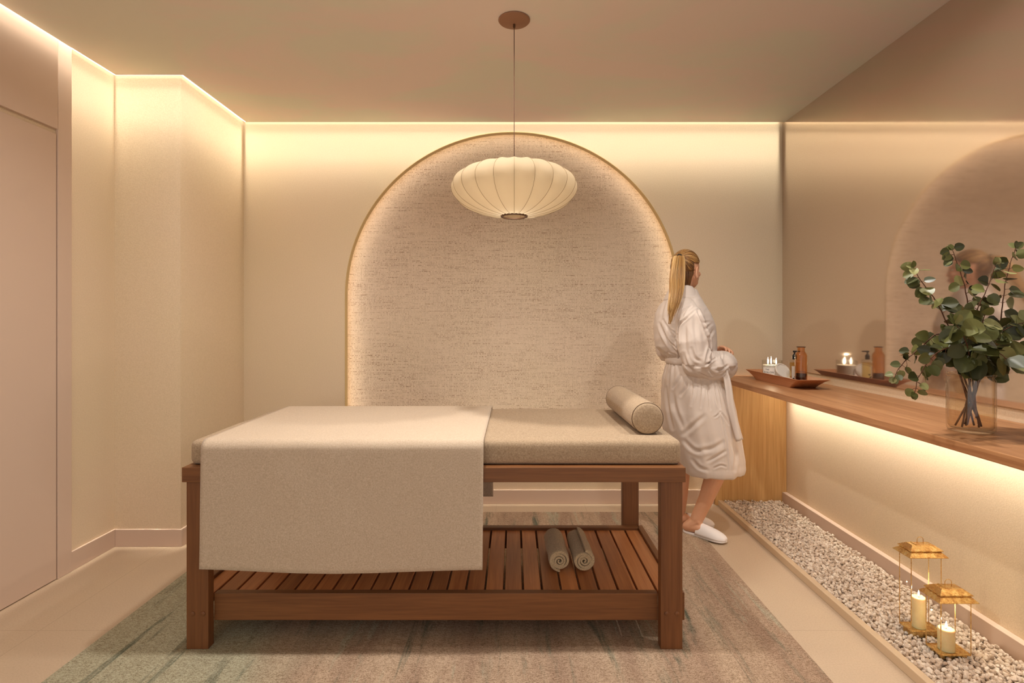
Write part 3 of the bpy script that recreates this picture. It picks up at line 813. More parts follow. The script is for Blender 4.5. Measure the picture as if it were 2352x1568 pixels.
def cr(pts, n=8):
    pts = [Vector(p) for p in pts]; out = []
    q = [pts[0]*2-pts[1]]+pts+[pts[-1]*2-pts[-2]]
    for i in range(1, len(q)-2):
        for k in range(n):
            t_ = k/n
            out.append(.5*((2*q[i])+(q[i+1]-q[i-1])*t_+(2*q[i-1]-5*q[i]+4*q[i+1]-q[i+2])*t_**2+(-q[i-1]+3*q[i]-3*q[i+1]+q[i+2])*t_**3))
    out.append(pts[-1]); return out
def leaf(m, base, d, nrm, L, W, tone, r):
    d = d.normalized(); nrm = (nrm-d*nrm.dot(d))
    if nrm.length < 1e-4: nrm = Vector((0,-1,0))
    nrm.normalize(); s = d.cross(nrm).normalized()
    nu, nv = 8, 6; vs = []; fold = r.uniform(.10,.32); curl = r.uniform(-.10,.30)
    for i in range(nu+1):
        u = i/nu
        w = W*.54*(math.sin(PI*min(1, u**.74)))**.52*(1-.10*u) if 0 < u < 1 else .0004
        if i == nu: w = .0004
        for j in range(nv+1):
            v = j/nv*2-1
            back = .10*L*(abs(v)**1.6)*max(0, 1-u*3.0)      # heart-shaped shoulders
            vs.append(base+d*(L*u-back)+s*(w*v)+nrm*(abs(v)*w*fold-curl*L*u*u*.5))
    m.add(vs, [(i*(nv+1)+j, (i+1)*(nv+1)+j, (i+1)*(nv+1)+j+1, i*(nv+1)+j+1) for i in range(nu) for j in range(nv)], tone)
def branch(label, pts, depths, bottom, Ls, seed, start=.28, gap=.030, rs=.0030, tip=.0010, wide=1.04):
    r = random.Random(seed)
    W = [P(p[0], p[1], VY+dz) for p, dz in zip(pts, depths)]
    bot = Vector((bottom[0], bottom[1], bottom[2]))
    path = cr([bot]+W, 8)
    t_ = thing('eucalyptus_branch', label, 'branch', tuple(bot), 'leafy branches in the glass vase')
    m = MB(); n = len(path)
    m.tube([p+Vector((noise.noise(p*40),noise.noise(p*40+Vector((5,0,0))),0))*.0022 for p in path], [rs+(tip-rs)*i/(n-1) for i in range(n)], 7)
    lm = MB(); dist = 0; total = sum((path[i+1]-path[i]).length for i in range(n-1)); nxt = total*start; side = 1
    for i in range(n-1):
        a, b = path[i], path[i+1]; seg = (b-a).length
        while dist+seg >= nxt:
            f = (nxt-dist)/seg; p = a.lerp(b, f); tt_ = nxt/total; ax_ = (b-a).normalized()
            u = (tt_-start)/(1-start); Lf = Ls[0]+(Ls[1]-Ls[0])*u; Lf *= r.uniform(.82,1.15)
            for sd in (1, -1):
                if r.random() < .06: continue
                ang = r.uniform(0, 2*PI)
                perp = ax_.orthogonal().normalized(); perp.rotate(Quaternion(ax_, ang+(0 if sd > 0 else PI)))
                perp.y *= .75
                st = (perp*1.0+ax_*r.uniform(.0,.5)).normalized()
                pet = r.uniform(.010,.022)*(.6+.6*(1-u)); e = p+st*pet
                m.tube([p, p+st*pet*.5+Vector((0,0,.001)), e], [.0009,.0006,.0006], 4)
                d = (st*1.0+Vector((0,0,-.55))+Vector((r.uniform(-.4,.4),r.uniform(-.3,.3),r.uniform(-.3,.3)))).normalized()
                nr = Vector((r.uniform(-.7,.7), -1.0+r.uniform(-.3,.5), r.uniform(-.1,.9)))
                if r.random() < .22: nr = Vector((r.uniform(-1,1), r.uniform(-.4,.4), r.uniform(-.5,1)))
                tone = min(1, max(0, r.gauss(.42+.18*u, .22)))
                leaf(lm, e, d, nr, Lf, Lf*wide*r.uniform(.85,1.05), tone, r)
            nxt += gap*(1.15-.45*u)*r.uniform(.85,1.15)
        dist += seg
    for k in range(3):
        d = ((path[-1]-path[-4]).normalized()+Vector((r.uniform(-.7,.7),r.uniform(-.5,.5),r.uniform(-.5,.6)))).normalized()
        leaf(lm, path[-1], d, Vector((r.uniform(-.5,.5),-1,.4)), Ls[1]*.8, Ls[1]*.7, r.uniform(.5,1), r)
    m.build('stem', M['stem'], t_, smooth=True)
    lm.build('leaves', M['leaf'], t_, smooth=True, recalc=False)
def B(x, y, z): return (VX+x, VY+y, CT+z)
branch('leafy branch leaning up to the left, its tip left of all the upright ones', [(2203,848),(2190,780),(2152,695),(2124,657),(2097,614)], [0,-.01,-.03,-.04,-.05], B(.020,.01,.018), (.052,.030), 11, .42, .028)
branch('slim leafy branch standing straight up above the vase', [(2222,850),(2226,740),(2217,665),(2208,633),(2187,573)], [.02,.03,.03,.03,.03], B(.012,-.02,.016), (.055,.026), 12, .40, .029)
branch('pale-stemmed leafy branch leaning slightly right in the middle', [(2232,850),(2238,760),(2246,708),(2266,665),(2287,606)], [-.01,-.03,-.05,-.05,-.06], B(-.030,.00,.014), (.052,.030), 13, .46, .028)
branch('tallest leafy branch, rising highest at the right of the vase', [(2262,850),(2292,760),(2302,705),(2312,640),(2333,568)], [.01,.02,.02,.02,.02], B(-.036,.02,.016), (.058,.032), 14, .40, .028)
branch('drooping leafy branch hanging lowest beside the left of the vase', [(2208,848),(2193,800),(2160,806),(2134,827),(2110,866),(2101,903)], [-.03,-.06,-.08,-.09,-.09,-.09], B(.02,-.02,.020), (.044,.027), 15, .42, .026)
branch('drooping leafy branch reaching furthest left over the counter', [(2200,850),(2184,790),(2154,767),(2118,795),(2089,820),(2064,847),(2055,868)], [.0,.0,-.01,-.02,-.02,-.03,-.03], B(.028,.0,.030), (.044,.026), 16, .42, .027)
branch('short leafy branch with large dark leaves over the vase rim', [(2228,850),(2226,810),(2214,775),(2196,745)], [-.03,-.08,-.11,-.12], B(.0,.02,.016), (.066,.050), 17, .55, .022, wide=.98)
branch('leafy branch bending right with big leaves drooping past the rim', [(2250,850),(2268,815),(2296,812),(2322,836)], [-.02,-.08,-.12,-.13], B(-.012,.01,.022), (.070,.058), 18, .58, .030, wide=.98)
branch('leafy branch bending right below the tallest one, leaving the picture', [(2256,850),(2282,780),(2318,752),(2362,738)], [.02,.02,.0,-.02], B(-.03,-.02,.026), (.058,.040), 19, .45, .026)
branch('low leafy branch pointing right out of the picture', [(2252,850),(2276,806),(2320,806),(2372,818)], [.01,.0,.0,-.01], B(-.022,-.01,.034), (.058,.044), 20, .50, .026)
branch('bushy leafy branch in the dense centre of the bouquet', [(2234,850),(2240,800),(2252,755),(2262,722)], [.0,-.04,-.07,-.09], B(-.006,-.03,.05), (.064,.044), 21, .50, .020)

# ------------------------------------------------------------------ person
pr = thing('person', 'woman in a white bathrobe and slippers standing by the counter, seen from behind', 'person', (1.04, 3.2, 0))
PY = 3.2
def voxel(mb, size, smooth_it=6, fac=.5):
    me = bpy.data.meshes.new('tmp'); me.from_pydata(mb.v, [], mb.f); me.update()
    bm = bmesh.new(); bm.from_mesh(me); bmesh.ops.recalc_face_normals(bm, faces=bm.faces); bm.to_mesh(me); bm.free()
    o = bpy.data.objects.new('tmp', me); COL.objects.link(o)
    md = o.modifiers.new('r', 'REMESH'); md.mode = 'VOXEL'; md.voxel_size = size; md.adaptivity = 0
    if smooth_it:
        sm = o.modifiers.new('s', 'SMOOTH'); sm.iterations = smooth_it; sm.factor = fac
    dg = bpy.context.evaluated_depsgraph_get(); dg.update()
    out = bpy.data.meshes.new_from_object(o.evaluated_get(dg)); bpy.data.objects.remove(o)
    return out
def addmesh(name, me, mat, parent):
    me.materials.clear(); me.materials.append(mat)
    me.polygons.foreach_set('use_smooth', [True]*len(me.polygons))
    o = bpy.data.objects.new(name, me); COL.objects.link(o); o.parent = parent
    o.matrix_parent_inverse = parent_world(parent).inverted(); return o
# head frame
HC = Vector((1.014, PY, 1.560)); hy = math.radians(45)
hf = Vector((math.sin(hy), math.cos(hy), 0)); hr = Vector((math.cos(hy), -math.sin(hy), 0)); hu = Vector((0,0,1))
HM = Matrix((hr, hf, hu)).transposed()      # local (right, forward, up)
def H(r_, f_, u_): return HC+HM@Vector((r_, f_, u_))
b = MB()
b.ell(H(0,-.008,.010), (.073,.092,.094), HM)                 # cranium
b.ell(H(0,.030,-.045), (.058,.062,.070), HM)                 # face
b.ell(H(0,.062,-.088), (.026,.026,.022), HM)                 # chin
for s in (-1, 1):
    b.limb([H(s*.052,.0,-.050), H(s*.040,.035,-.082), H(s*.012,.066,-.096)], [.020,.017,.015], 10)   # jaw line
    b.ell(H(s*.036,.070,-.030), (.020,.016,.017), HM)        # cheek
b.limb([H(0,.088,.004), H(0,.095,-.020), H(0,.102,-.036)], [.006,.0068,.0070], 10)   # nose
for s in (-1, 1): b.ell(H(s*.009,.096,-.038), (.006,.008,.006), HM)
b.limb([H(-.030,.080,.016), H(0,.088,.014), H(.030,.080,.016)], [.008,.009,.008], 10)  # brow
b.limb([H(-.018,.086,-.060), H(0,.093,-.058), H(.018,.086,-.060)], [.0045,.006,.0045], 8)
b.limb([H(-.016,.084,-.070), H(0,.091,-.070), H(.016,.084,-.070)], [.0045,.0065,.0045], 8)
# neck and trunk
NK = Vector((1.000, PY, 1.40))
b.limb([H(0,-.030,-.05), Vector((.992,PY,1.42)), Vector((.985,PY,1.36))], [.052,.052,.062], 18)
b.limb([Vector((.985,PY-.10,1.31)), Vector((.985,PY,1.335)), Vector((.985,PY+.10,1.31))], [.042,.062,.042])
b.limb([Vector((.985,PY,1.32)), Vector((.995,PY,1.18)), Vector((1.0,PY,1.03)), Vector((1.03,PY,.90)), Vector((1.05,PY,.82))], [.085,.100,.080,.105,.10], 20)
def legp(hip, knee, ank, rr): 
    mid = knee.lerp(ank, .30); mid2 = knee.lerp(ank, .68)
    b.limb([hip, hip.lerp(knee,.5), knee, mid+Vector((-.012,0,0)), mid2, ank], rr, 18)
# near (right) leg
kn = P(1668,1046,3.10); an = P(1600,1192,3.175)
legp(Vector((1.05,PY-.08,.85)), kn, an, [.088,.074,.056,.055,.042,.0365])
hl = Vector((1.022,3.205,.045)); toe = Vector((1.175,3.070,.028))
fd = (toe-hl); fd.z = 0; fd.normalize()
b.limb([an+Vector((0,0,-.01)), hl+Vector((0,0,.005))+fd*.012], [.036,.033], 14)
b.limb([hl, hl.lerp(toe,.33)+Vector((0,0,.014)), hl.lerp(toe,.68)+Vector((0,0,.002)), hl.lerp(toe,.93)+Vector((0,0,.006))], [.029,.031,.023,.013], 14)
for s in (-1,1): b.ell(an+Vector((.0,s*.030,-.006)), (.013,.010,.014))
# far (left) leg
kn2 = P(1572,1046,3.27); an2 = Vector((1.010,3.315,.105))
legp(Vector((1.03,PY+.08,.85)), kn2, an2, [.086,.072,.054,.052,.041,.036])
hl2 = Vector((.975,3.315,.045)); toe2 = Vector((1.175,3.300,.028))
b.limb([an2, hl2+Vector((.02,0,.004))], [.035,.032], 14)
b.limb([hl2, hl2.lerp(toe2,.33)+Vector((0,0,.014)), hl2.lerp(toe2,.68)+Vector((0,0,.002)), hl2.lerp(toe2,.93)+Vector((0,0,.006))], [.029,.031,.023,.013], 14)
# arms
shR = P(1590,712,3.035); elR = P(1594,836,3.00); wrR = P(1650,836,3.10)
shL = P(1552,712,3.365); elL = P(1532,812,3.37); wrL = P(1632,812,3.235)
b.limb([shR+Vector((0,.03,-.02)), elR, wrR], [.040,.038,.028], 14); b.limb([shL+Vector((0,-.03,-.02)), elL, wrL], [.040,.038,.028], 14)
def hand(wr, d, nrm, curl, L=.175):
    # palm plus four fingers and a thumb; d = finger direction, nrm = back of the hand
    d = d.normalized(); nrm = (nrm-d*nrm.dot(d)).normalized(); s = d.cross(nrm)
    pc = wr+d*.045
    b.ell(pc, (.040,.046,.015), Matrix((s, d, nrm)).transposed(), 20, 12)
    for k, (o_, l_) in enumerate(((-.030,.070),(-.010,.080),(.011,.075),(.030,.060))):
        kx = wr+d*.082+s*o_; pts = [kx]; a = 0; dd = d.copy(); p = kx
        for seg, ln in enumerate((.42,.33,.25)):
            a += curl*(.8+.2*seg); dd = d*math.cos(a)-nrm*math.sin(a); p = p+dd*l_*ln; pts.append(p)
        b.limb(pts, [.0090,.0085,.0078,.0066], 9)
    t0 = wr+d*.020-s*.034; b.limb([t0, t0+(d*.7-s*.6-nrm*.3)*.034, t0+(d*1.0-s*.55-nrm*.7)*.056], [.012,.0100,.0080], 9)
hand(wrL, Vector((.66,-.62,.42)), Vector((.35,.10,.93)), .62)
hand(wrR+Vector((.004,.006,.006)), Vector((.30,.90,.12)), Vector((.90,-.25,.35)), .45)
bm_ = voxel(b, .0042, 5, .5)
body = addmesh('body', bm_, M['skin'], pr)
# ears, eyes, lips
for s in (-1, 1):
    m = MB(); c = H(s*.0665,-.004,-.026)
    def er(a, k): 
        return c+HM@Vector((s*(.006+.004*math.cos(a)), -.004-.016*math.cos(a)*k+.004*math.sin(a), .030*math.sin(a)*k-(.004 if math.sin(a)<0 else 0)))
    m.tube([er(2*PI*i/24, 1) for i in range(26)], .0040, 7, cap=False)
    m.ell(c+HM@Vector((-s*.002,-.003,-.004)), (.0075,.0155,.029), HM, 16, 12); m.ell(c+HM@Vector((s*.0015,.004,-.002)), (.0045,.006,.010), HM, 12, 8)
    m.build('ear', M['skin'], body, smooth=True)
    m = MB(); m.ell(H(s*.029,.0665,-.006), (.0115,.0115,.0115), HM, 16, 12); m.build('eye', simple('eye_white', srgb(236,230,224), .2), body, smooth=True)
    m = MB(); m.ell(H(s*.029,.0765,-.006), (.005,.0024,.005), HM, 14, 8); m.build('iris', simple('eye_iris', srgb(70,52,36), .2), body, smooth=True)
M['lip'] = simple('lip', srgb(176,96,84), .45)
m = MB(); m.limb([H(-.020,.0875,-.0625), H(0,.0965,-.0605), H(.020,.0875,-.0625)], [.003,.0048,.003], 8); m.limb([H(-.017,.087,-.0685), H(0,.0950,-.0705), H(.017,.087,-.0685)], [.003,.0052,.003], 8)
m.build('lips', M['lip'], body, smooth=True)
# robe: loft + sleeves fused, then folds
def ellr(y_px, l, r_, hy_, n=56, Yc=PY, cy=0):
    a = P(l, y_px, Yc); c = P(r_, y_px, Yc); cx_ = (a.x+c.x)/2; hx = (c.x-a.x)/2
    return [Vector((cx_+hx*math.cos(2*PI*j/n), Yc+cy+hy_*math.sin(2*PI*j/n), a.z)) for j in range(n)]
secs = [(664,1560,1598,.062),(676,1546,1603,.095),(688,1530,1608,.140),(703,1517,1614,.172),(722,1508,1626,.182),(748,1503,1639,.178),(775,1504,1641,.172),(795,1509,1641,.168),(810,1521,1640,.160),
        (822,1535,1638,.140),(830,1536,1640,.142),(842,1531,1645,.160),(870,1524,1660,.185),(900,1521,1673,.197),(940,1521,1684,.205),(980,1526,1692,.205),(1020,1537,1699,.200),(1050,1549,1704,.195),(1070,1558,1704,.190),(1080,1563,1701,.185)]
rb = MB()
rb.loft([ellr(*s) for s in reversed(secs)], cap=True)
rb.limb([P(1572,706,3.08), P(1586,735,3.035), P(1591,785,3.015), P(1597,826,3.02)], [.062,.076,.083,.080], 22)
rb.limb([P(1596,834,3.02), P(1616,840,3.035), P(1636,840,3.06)], [.072,.074,.076], 22)
rb.tube([P(1632,840,3.05), P(1648,840,3.085), P(1660,840,3.12), P(1664,840,3.135)], [.070,.080,.084,.080], 24)
rb.limb([P(1556,706,3.32), P(1542,735,3.355), P(1533,780,3.365), P(1532,806,3.36)], [.060,.070,.072,.064], 20)
rb.limb([P(1534,808,3.36), P(1575,816,3.37), P(1612,822,3.31)], [.056,.060,.060], 20)
rme = voxel(rb, .0046, 4, .5)
def ridge(v): return 1-2*abs(noise.noise(v))
def folds(me):
    nrm = [v.normal.copy() for v in me.vertices]
    zb_ = P(0,826,PY).z; zhem = P(0,1080,PY).z
    for v, nn in zip(me.vertices, nrm):
        p = v.co.copy(); d = 0
        onR = (p.y < 3.115 and 1.00 < p.z < 1.36 and .90 < p.x and (p.x > .955 or p.z < 1.10))
        if p.z < zb_-.012 and not (p.z > .93 and p.y < 3.12 and p.x > .98 and onR):
            t_ = (zb_-p.z)
            cx_ = 1.0+.12*min(1, t_/.6); th = math.atan2(p.y-PY, p.x-cx_)
            gather = math.sin(th*19+2.5*noise.noise(Vector((math.cos(th)*2, math.sin(th)*2, 5))))*.0055*math.exp(-t_/.13)
            a1 = noise.noise(Vector((math.cos(th)*2.3+t_*.5, math.sin(th)*2.3, t_*1.1)))
            a2 = noise.noise(Vector((math.cos(th)*5.2, math.sin(th)*5.2, t_*2.2+7)))
            dg = ridge(Vector((p.x*5+p.z*4.5, p.y*5, p.z*2.2+p.x*2)))
            d = gather*.8+.012*a1*min(1, t_/.15)+.006*a2*min(1, t_/.1)+.004*max(0,dg)*min(1, t_/.2)
            if p.z < zhem+.05 and abs(nn.z) < .5: d += .0015*math.sin((p.z-zhem)*60)
        else:
            w = p.x*6.5-p.z*6.0
            a1 = ridge(Vector((p.x*9+p.z*5, p.y*9, p.z*3.4)))
            a2 = noise.noise(Vector((p.x*17-p.z*9, p.y*15, p.z*7+2)))
            a3 = ridge(Vector((p.x*6-p.z*11, p.y*6, p.x*5+p.z*2+3)))
            d = .0035*a1+.0032*a2+.0026*a3
            if p.z > 1.38: d *= .35
            if p.z < zb_+.05: d += .006*math.sin(math.atan2(p.y-PY, p.x-1.0)*17)*max(0, 1-(p.z-zb_)/.05)
        v.co = p+nn*d
folds(rme)
import numpy as np
def creases(me, Ls):
    n = len(me.vertices); co_ = np.empty(n*3, 'f'); me.vertices.foreach_get('co', co_); co_ = co_.reshape(-1,3)
    no = np.empty(n*3, 'f'); me.vertices.foreach_get('normal', no); no = no.reshape(-1,3)
    px = CX+co_[:,0]*F/co_[:,1]; py = CY-(co_[:,2]-EYE)*F/co_[:,1]
    face = np.clip(-no[:,1]*1.6+.25, 0, 1); d = np.zeros(n)
    for pts, w, dep in Ls:
        q = cr([Vector((a, b, 0)) for a, b in pts], 5); best = np.full(n, 1e9); par = np.zeros(n); m_ = len(q)-1
        for i in range(m_):
            ax, ay_, bx, by = q[i].x, q[i].y, q[i+1].x, q[i+1].y
            vx, vy = bx-ax, by-ay_; L2 = vx*vx+vy*vy+1e-9
            tt2 = np.clip(((px-ax)*vx+(py-ay_)*vy)/L2, 0, 1)
            dd = np.hypot(px-ax-tt2*vx, py-ay_-tt2*vy); u = (i+tt2)/m_
            k = dd < best; best[k] = dd[k]; par[k] = u[k]
        env = np.sin(np.pi*np.clip(par*.92+.04, 0, 1))**.6
        x = best/w
        d += dep*env*(-np.exp(-x*x)+.62*np.exp(-((x-2.0)/1.1)**2))
    co_ += no*(d*face)[:,None]
    me.vertices.foreach_set('co', co_.ravel()); me.update()
creases(rme, [
 ([(1598,712),(1580,728),(1563,744),(1557,765),(1558,800),(1562,830)], 1.8, .011),
 ([(1563,697),(1556,715),(1549,738)], 2.4, .009), ([(1577,706),(1563,722),(1555,745)], 2.2, .009), ([(1588,702),(1573,716),(1566,732)], 1.8, .006),
 ([(1514,742),(1524,765),(1538,790),(1556,812)], 3.0, .010), ([(1524,735),(1536,755),(1548,775)], 2.4, .006), ([(1541,757),(1549,763),(1556,770)], 1.7, .007),
 ([(1542,772),(1550,779),(1557,790)], 1.7, .006), ([(1531,777),(1544,790),(1557,801)], 2.0, .008), ([(1512,798),(1522,808),(1533,812)], 2, .007), ([(1535,808),(1548,812),(1558,820)], 1.6, .006),
 ([(1528,690),(1522,712),(1518,735)], 2.4, .005), ([(1538,700),(1534,730),(1540,755)], 3, .006),
 ([(1602,712),(1612,738),(1620,762),(1629,790),(1625,812),(1621,838)], 2.2, .014),
 ([(1610,736),(1617,741),(1632,739)], 2.6, .0035), ([(1616,760),(1624,752),(1636,742)], 2.6, .0035), ([(1624,782),(1631,770),(1639,758)], 2.6, .004),
 ([(1576,730),(1573,770),(1577,815)], 4.5, .006), ([(1596,722),(1598,765),(1604,808)], 4, .005), ([(1588,800),(1596,822),(1610,830)], 3, .006), ([(1570,812),(1578,838),(1592,852)], 3, .007),
 ([(1621,838),(1632,829),(1643,823)], 1.7, .010), ([(1630,802),(1636,812),(1632,832)], 2.0, .006), ([(1651,802),(1656,812),(1657,823)], 1.6, .008), ([(1645,850),(1660,846),(1672,838)], 2.0, .006), ([(1625,846),(1640,860),(1655,862)], 2.4, .006),
 ([(1604,856),(1630,866),(1655,862),(1672,850)], 1.6, .007),
 ([(1562,862),(1556,875),(1546,892)], 2.5, .008), ([(1578,868),(1576,888),(1564,908)], 2.5, .007), ([(1594,872),(1594,900),(1588,930)], 2.6, .006), ([(1612,874),(1613,900),(1610,935)], 2.2, .007), ([(1625,876),(1628,905),(1632,940)], 2.0, .007),
 ([(1640,876),(1646,908),(1654,945)], 1.8, .010), ([(1654,945),(1661,975),(1668,1010),(1671,1050),(1672,1080)], 1.6, .007), ([(1651,878),(1660,905),(1670,935)], 2, .007), ([(1663,874),(1668,905),(1675,940),(1687,985),(1696,1012)], 1.7, .012),
 ([(1654,946),(1646,955),(1640,958)], 1.6, .005), ([(1655,946),(1664,958),(1674,975)], 1.8, .006), ([(1530,890),(1534,930),(1545,985)], 3, .008), ([(1545,900),(1552,940),(1568,980)], 4, .006), ([(1618,955),(1595,975),(1570,998)], 4.5, .007),
 ([(1570,1010),(1590,1030),(1612,1040)], 4, .006), ([(1600,1035),(1635,1030),(1662,1015)], 4.5, .006), ([(1625,1060),(1650,1045),(1668,1035)], 3, .006), ([(1590,1055),(1605,1072),(1625,1080)], 3.5, .005), ([(1683,1020),(1690,1045),(1688,1080)], 3, .006), ([(1640,1075),(1655,1068),(1668,1072)], 2, .005)])
robe = addmesh('robe', rme, M['robe'], pr)
sm = robe.modifiers.new('soft', 'SMOOTH'); sm.iterations = 1; sm.factor = .4
# belt
m = MB(); rings = []
for (yp, gr) in ((815,-.002),(817,.006),(826,.008),(833,.006),(835,-.002)):
    rr_ = ellr(yp, 1533, 1640, .147, 72); cxx = sum((q.x for q in rr_))/72
    rings.append([Vector((q.x+(q.x-cxx)/.137*gr, q.y+(q.y-PY)/.147*gr, q.z+.0015*math.sin(j*.7))) for j, q in enumerate(rr_)])
m.loft(rings, cap=False); m.build('belt', M['robe'], robe, smooth=True)
m = MB()
tl = cr([P(1662,846,3.02), P(1672,880,3.005), P(1680,935,3.0), P(1690,975,3.0), P(1700,1014,3.0)], 6)
def tail(u, v):
    i = u*(len(tl)-1); p = tl[int(round(i))]; w = .030+.012*u
    return p+Vector(((v-.5)*w, .010*math.sin(v*5+u*3), -(v)*(.002-.012*u*u)+.004*math.sin(v*PI)))
m.grid(len(tl)-1, 6, tail); m.build('belt_tail', M['robe'], robe, smooth=True, solid=.003)
# collar (folded shawl ring)
m = MB(); rings = []
cc = Vector((.992, PY, 0))
for (rx, ry, z_, dip) in ((.056,.062,1.395,0),(.055,.062,1.43,.0),(.058,.066,1.455,.0),(.066,.074,1.460,.0),(.078,.090,1.437,.010),(.094,.112,1.402,.020),(.108,.132,1.378,.026),(.104,.128,1.372,.026)):
    ring_ = []
    for j in range(64):
        a = 2*PI*j/64; fr = max(0, math.cos(a-.25))
        tilt = -.060*fr**2
        ring_.append(cc+Vector((rx*math.cos(a)*(1+.12*fr), ry*math.sin(a), z_+tilt-dip*fr+.003*noise.noise(Vector((math.cos(a)*3, math.sin(a)*3, z_*8))))))
    rings.append(ring_)
m.loft(rings, cap=False); m.build('collar', M['robe'], robe, smooth=True, solid=.004, sub=1)
# slippers
def slipper(heel, toe_, label):
    heel = Vector((heel[0],heel[1],0)); toe_ = Vector((toe_[0],toe_[1],0)); d = (toe_-heel); L_ = d.length; d.normalize(); s = Vector((d.y,-d.x,0))
    e = bpy.data.objects.new('slipper', None); COL.objects.link(e); e.parent = pr; e.matrix_parent_inverse = parent_world(pr).inverted(); e.location = heel
    def wid(u):
        if u < .12: w = .030*math.sqrt(max(0,1-((.12-u)/.12)**2))
        elif u < .75: w = .030+(.0455-.030)*((u-.12)/.63)**1.2
        else: w = .0455*math.sqrt(max(0,1-((u-.75)/.25)**2.3))
        return w
    n = 30; out = [heel+d*L_*(i/n)+s*wid(i/n) for i in range(n+1)]+[heel+d*L_*(i/n)-s*wid(i/n) for i in range(n-1,0,-1)]
    m = MB(); m.loft([[p+Vector((0,0,z_)) for p in [heel.lerp(q,1) if g_==1 else (heel+d*L_*.5)+(q-(heel+d*L_*.5))*g_ for q in out]] for z_, g_ in ((.0095,.975),(.012,1),(.019,1),(.0215,.975))], cap=True)
    m.build('sole', M['slipper'], e, auto=True)
    m = MB()
    def up(u, v):
        t_ = .40+.595*u; a = PI*v; w = max(.002, wid(t_)*1.0)
        h = .062*(1-.58*u**1.2)*math.sqrt(max(0.02, 1-u**6))
        cut = .05*(1-u)*math.sin(a)       # mouth set back on top
        c = heel+d*(L_*(t_-(.0)*0+ -cut*.0)+L_*(1-u)*(.07*(1-math.sin(a))*-1+.0))
        return c+s*(w*math.cos(a))+Vector((0,0,.020+h*math.sin(a)**.8))
    m.grid(20, 22, up); m.build('upper', M['slipper'], e, smooth=True, solid=.003)
slipper((1.006,3.232), (1.196,3.052), '')
slipper((.950,3.330), (1.218,3.300), '')
# hair
tie = (.008, -.103, .066)        # local tie position at the back of the head
rad = Vector((.0775,.0975,.0985)); hcl = Vector((0,-.008,.010))
def hair_at(dirv, k=1.0):
    dv = dirv.normalized(); return HC+HM@(hcl+Vector((dv.x*rad.x*k, dv.y*rad.y*k, dv.z*rad.z*k)))
def in_hair(d):
    if abs(d.x) > .80 and d.z < .16 and -.34 < d.y < .35: return False
    if d.y < -.15: return d.z > -.84+.55*abs(d.x)
    if d.y < .10: return d.z > .05+(-.25 if d.y < -.08 else 0)
    return d.z > .10+.62*(d.y-.10)
cap = MB(); nu, nv = 120, 90; idx = {}; vs = []; fs = []
for i in range(nv):
    for j in range(nu):
        qs = []
        for (a, c) in ((i,j),(i,j+1),(i+1,j+1),(i+1,j)):
            ph = -PI/2+PI*a/nv; th = 2*PI*c/nu; qs.append(Vector((math.cos(ph)*math.cos(th), math.cos(ph)*math.sin(th), math.sin(ph))))
        if all(in_hair(q) for q in qs): cap.add([hair_at(q, 1.0) for q in qs], [(0,1,2,3)])
hair = cap.build('hair', M['haircap'], pr, smooth=True)
td = Vector((tie[0]/rad.x, (tie[1]-hcl.y)/rad.y, (tie[2]-hcl.z)/rad.z)).normalized()
tieW = hair_at(td, 1.03)
r = random.Random(21); st = MB()
def hairline(a):
    # a runs round the hairline: forehead -> ear -> nape -> other ear
    x = math.sin(a); y = math.cos(a)
    if y > .10: z = .10+.62*(y-.10)+.04
    elif y > -.30: z = .18
    else: z = -.80+.55*abs(x)
    return Vector((x, y, z)).normalized()
for k in range(640):
    a = 2*PI*k/640+r.uniform(-.02,.02); d0 = hairline(a); 
    d0 = (d0+td*r.uniform(0,.5)*(1 if k % 3 else 0)).normalized()
    pts = []; rr_ = []; n = 12; lift = r.uniform(.0,.035); ang = d0.angle(td)
    axis = d0.cross(td)
    if axis.length < .05: continue
    axis.normalize()
    for i in range(n+1):
        t_ = i/n; q = d0.copy(); q.rotate(Quaternion(axis, ang*t_))
        q += axis*.06*math.sin(PI*t_)*r.uniform(.8,1.2)*math.sin(k*.7)
        pts.append(hair_at(q, 1.005+lift*math.sin(PI*min(1,t_*1.1))+.02*t_**3)); rr_.append(.0020*(.5+.7*math.sin(PI*(.15+.8*t_))))
    nape = d0.z < -.25 and k % 3 == 0
    tone = min(1, max(0, r.gauss(.20 if d0.z < -.1 else .46, .20)))
    st.tube(pts, rr_, 5, tone=tone)
for k in range(420):
    z1 = r.uniform(-.55, .75); y1 = r.uniform(-.9, .12); x1 = math.sqrt(max(.05, 1-y1*y1-z1*z1*.8))*r.choice((-1,1))
    d0 = Vector((x1, y1, z1)).normalized()
    if not in_hair(d0) or d0.angle(td) < .25: continue
    ang = d0.angle(td); axis = d0.cross(td).normalized(); pts = []; rr_ = []; lift = r.uniform(0,.02)
    for i in range(11):
        q = d0.copy(); q.rotate(Quaternion(axis, ang*i/10)); pts.append(hair_at(q, 1.002+lift*math.sin(PI*i/10)+.02*(i/10)**3)); rr_.append(.0019*(.35+.8*math.sin(PI*(.05+.85*i/10))))
    st.tube(pts, rr_, 5, tone=min(1, max(0, r.gauss(.16 if d0.z < -.1 else .40, .18))))
for k in range(150):
    ph = r.uniform(-1.25, 1.25); lo_ = r.uniform(-.118, -.085)
    q0 = H(.046*math.sin(ph), -.030-.0475*math.cos(ph), lo_)
    q1 = H(.060*math.sin(ph)+.004, -.036-.052*math.cos(ph), -.060)
    dd_ = Vector((math.sin(ph)*.75+.05, -math.cos(ph), -.30)).normalized()
    st.tube(cr([q0, q1, hair_at(dd_, 1.0), hair_at((dd_+td).normalized(), 1.03), tieW], 4), .0019, 5, tone=min(1,max(0,r.gauss(.10,.12))))
st.build('pulled_back_strands', M['hair'], hair, smooth=True)
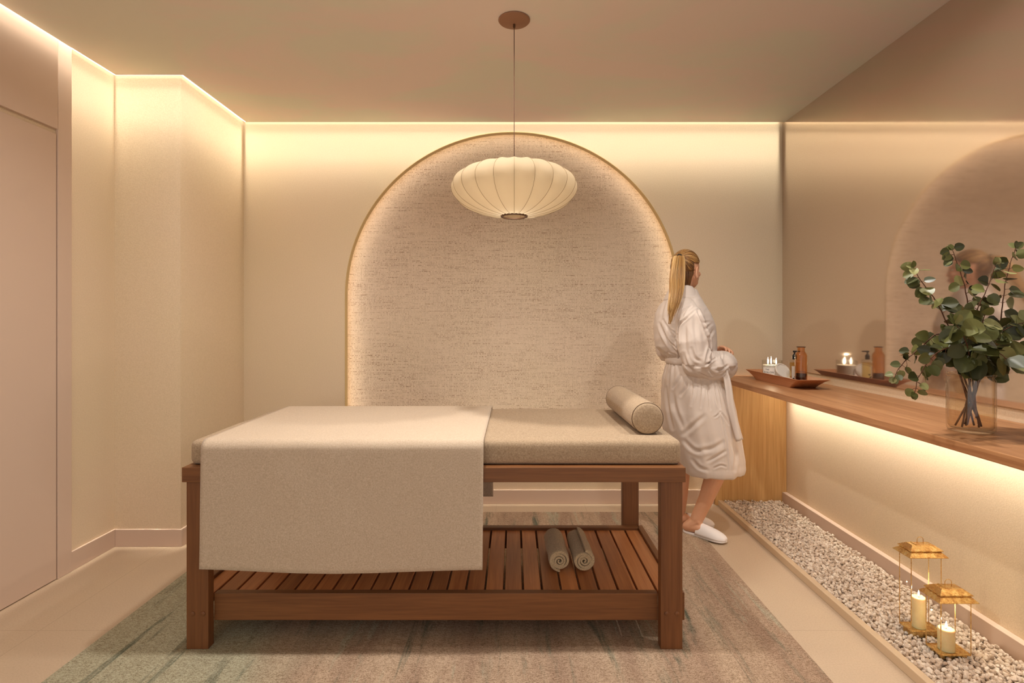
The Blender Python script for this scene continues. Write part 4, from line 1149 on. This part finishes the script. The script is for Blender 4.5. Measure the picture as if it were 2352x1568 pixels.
# ponytail
pt = MB(); core_ = cr([tieW, tieW+Vector((-.012,-.030,-.002)), P(1557,612,3.055), P(1555,640,3.03), P(1554,668,2.985), P(1549,698,2.955), P(1543,722,2.955), P(1537,748,2.965)], 6)
nc = len(core_)
cls = [(r.uniform(0,2*PI), math.sqrt(r.random()), r.gauss(.88,.15), r.uniform(0,6)) for _ in range(26)]
for k in range(430):
    ca, cq, ct_, ph = cls[k % 26]
    a = ca+r.gauss(0,.22); q = min(1, max(0, cq+r.gauss(0,.14))); pts = []; rr_ = []
    end = r.uniform(.80, 1.0) if q < .6 else r.uniform(.62,.92); ne = int((nc-1)*end)
    for i in range(ne+1):
        t_ = i/(nc-1)
        wd = .008+.034*math.sin(PI*min(1, t_*1.0)**.82)**.9
        off = Vector((math.cos(a)*q*wd+.0035*math.sin(t_*9+ph)*t_, math.sin(a)*q*wd*.55+.002*math.sin(t_*7+ph*2), 0))
        pts.append(core_[i]+off); rr_.append(.00125*(1-.7*(i/max(1,ne))**3)*(.6+.4*min(1,i/3)))
    if len(pts) > 3: pt.tube(pts, rr_, 4, tone=min(1,max(0,ct_+r.gauss(0,.10))))
pt.build('ponytail', M['hair'], hair, smooth=True)
m = MB(); ax_ = (core_[3]-tieW).normalized(); u_ = ax_.orthogonal().normalized(); w_ = ax_.cross(u_)
m.tube([tieW+ax_*.006+(u_*math.cos(2*PI*i/20)+w_*math.sin(2*PI*i/20))*.0135 for i in range(21)], .0035, 7, cap=False)
m.build('hair_tie', M['black'], hair, smooth=True)

# ------------------------------------------------------------------ world and colour
w = bpy.data.worlds.new('world'); SC.world = w; w.use_nodes = True
w.node_tree.nodes['Background'].inputs[0].default_value = (1,.955,.905,1)
w.node_tree.nodes['Background'].inputs[1].default_value = .82
SC.view_settings.view_transform = 'Standard'; SC.view_settings.look = 'None'; SC.view_settings.gamma = 1
SC.view_settings.use_curve_mapping = False; SC.view_settings.exposure = .36
try:
    SC.cycles.use_denoising = True; SC.cycles.max_bounces = 6; SC.cycles.transparent_max_bounces = 20
    SC.cycles.sample_clamp_indirect = 6; SC.cycles.caustics_reflective = False
except Exception: pass
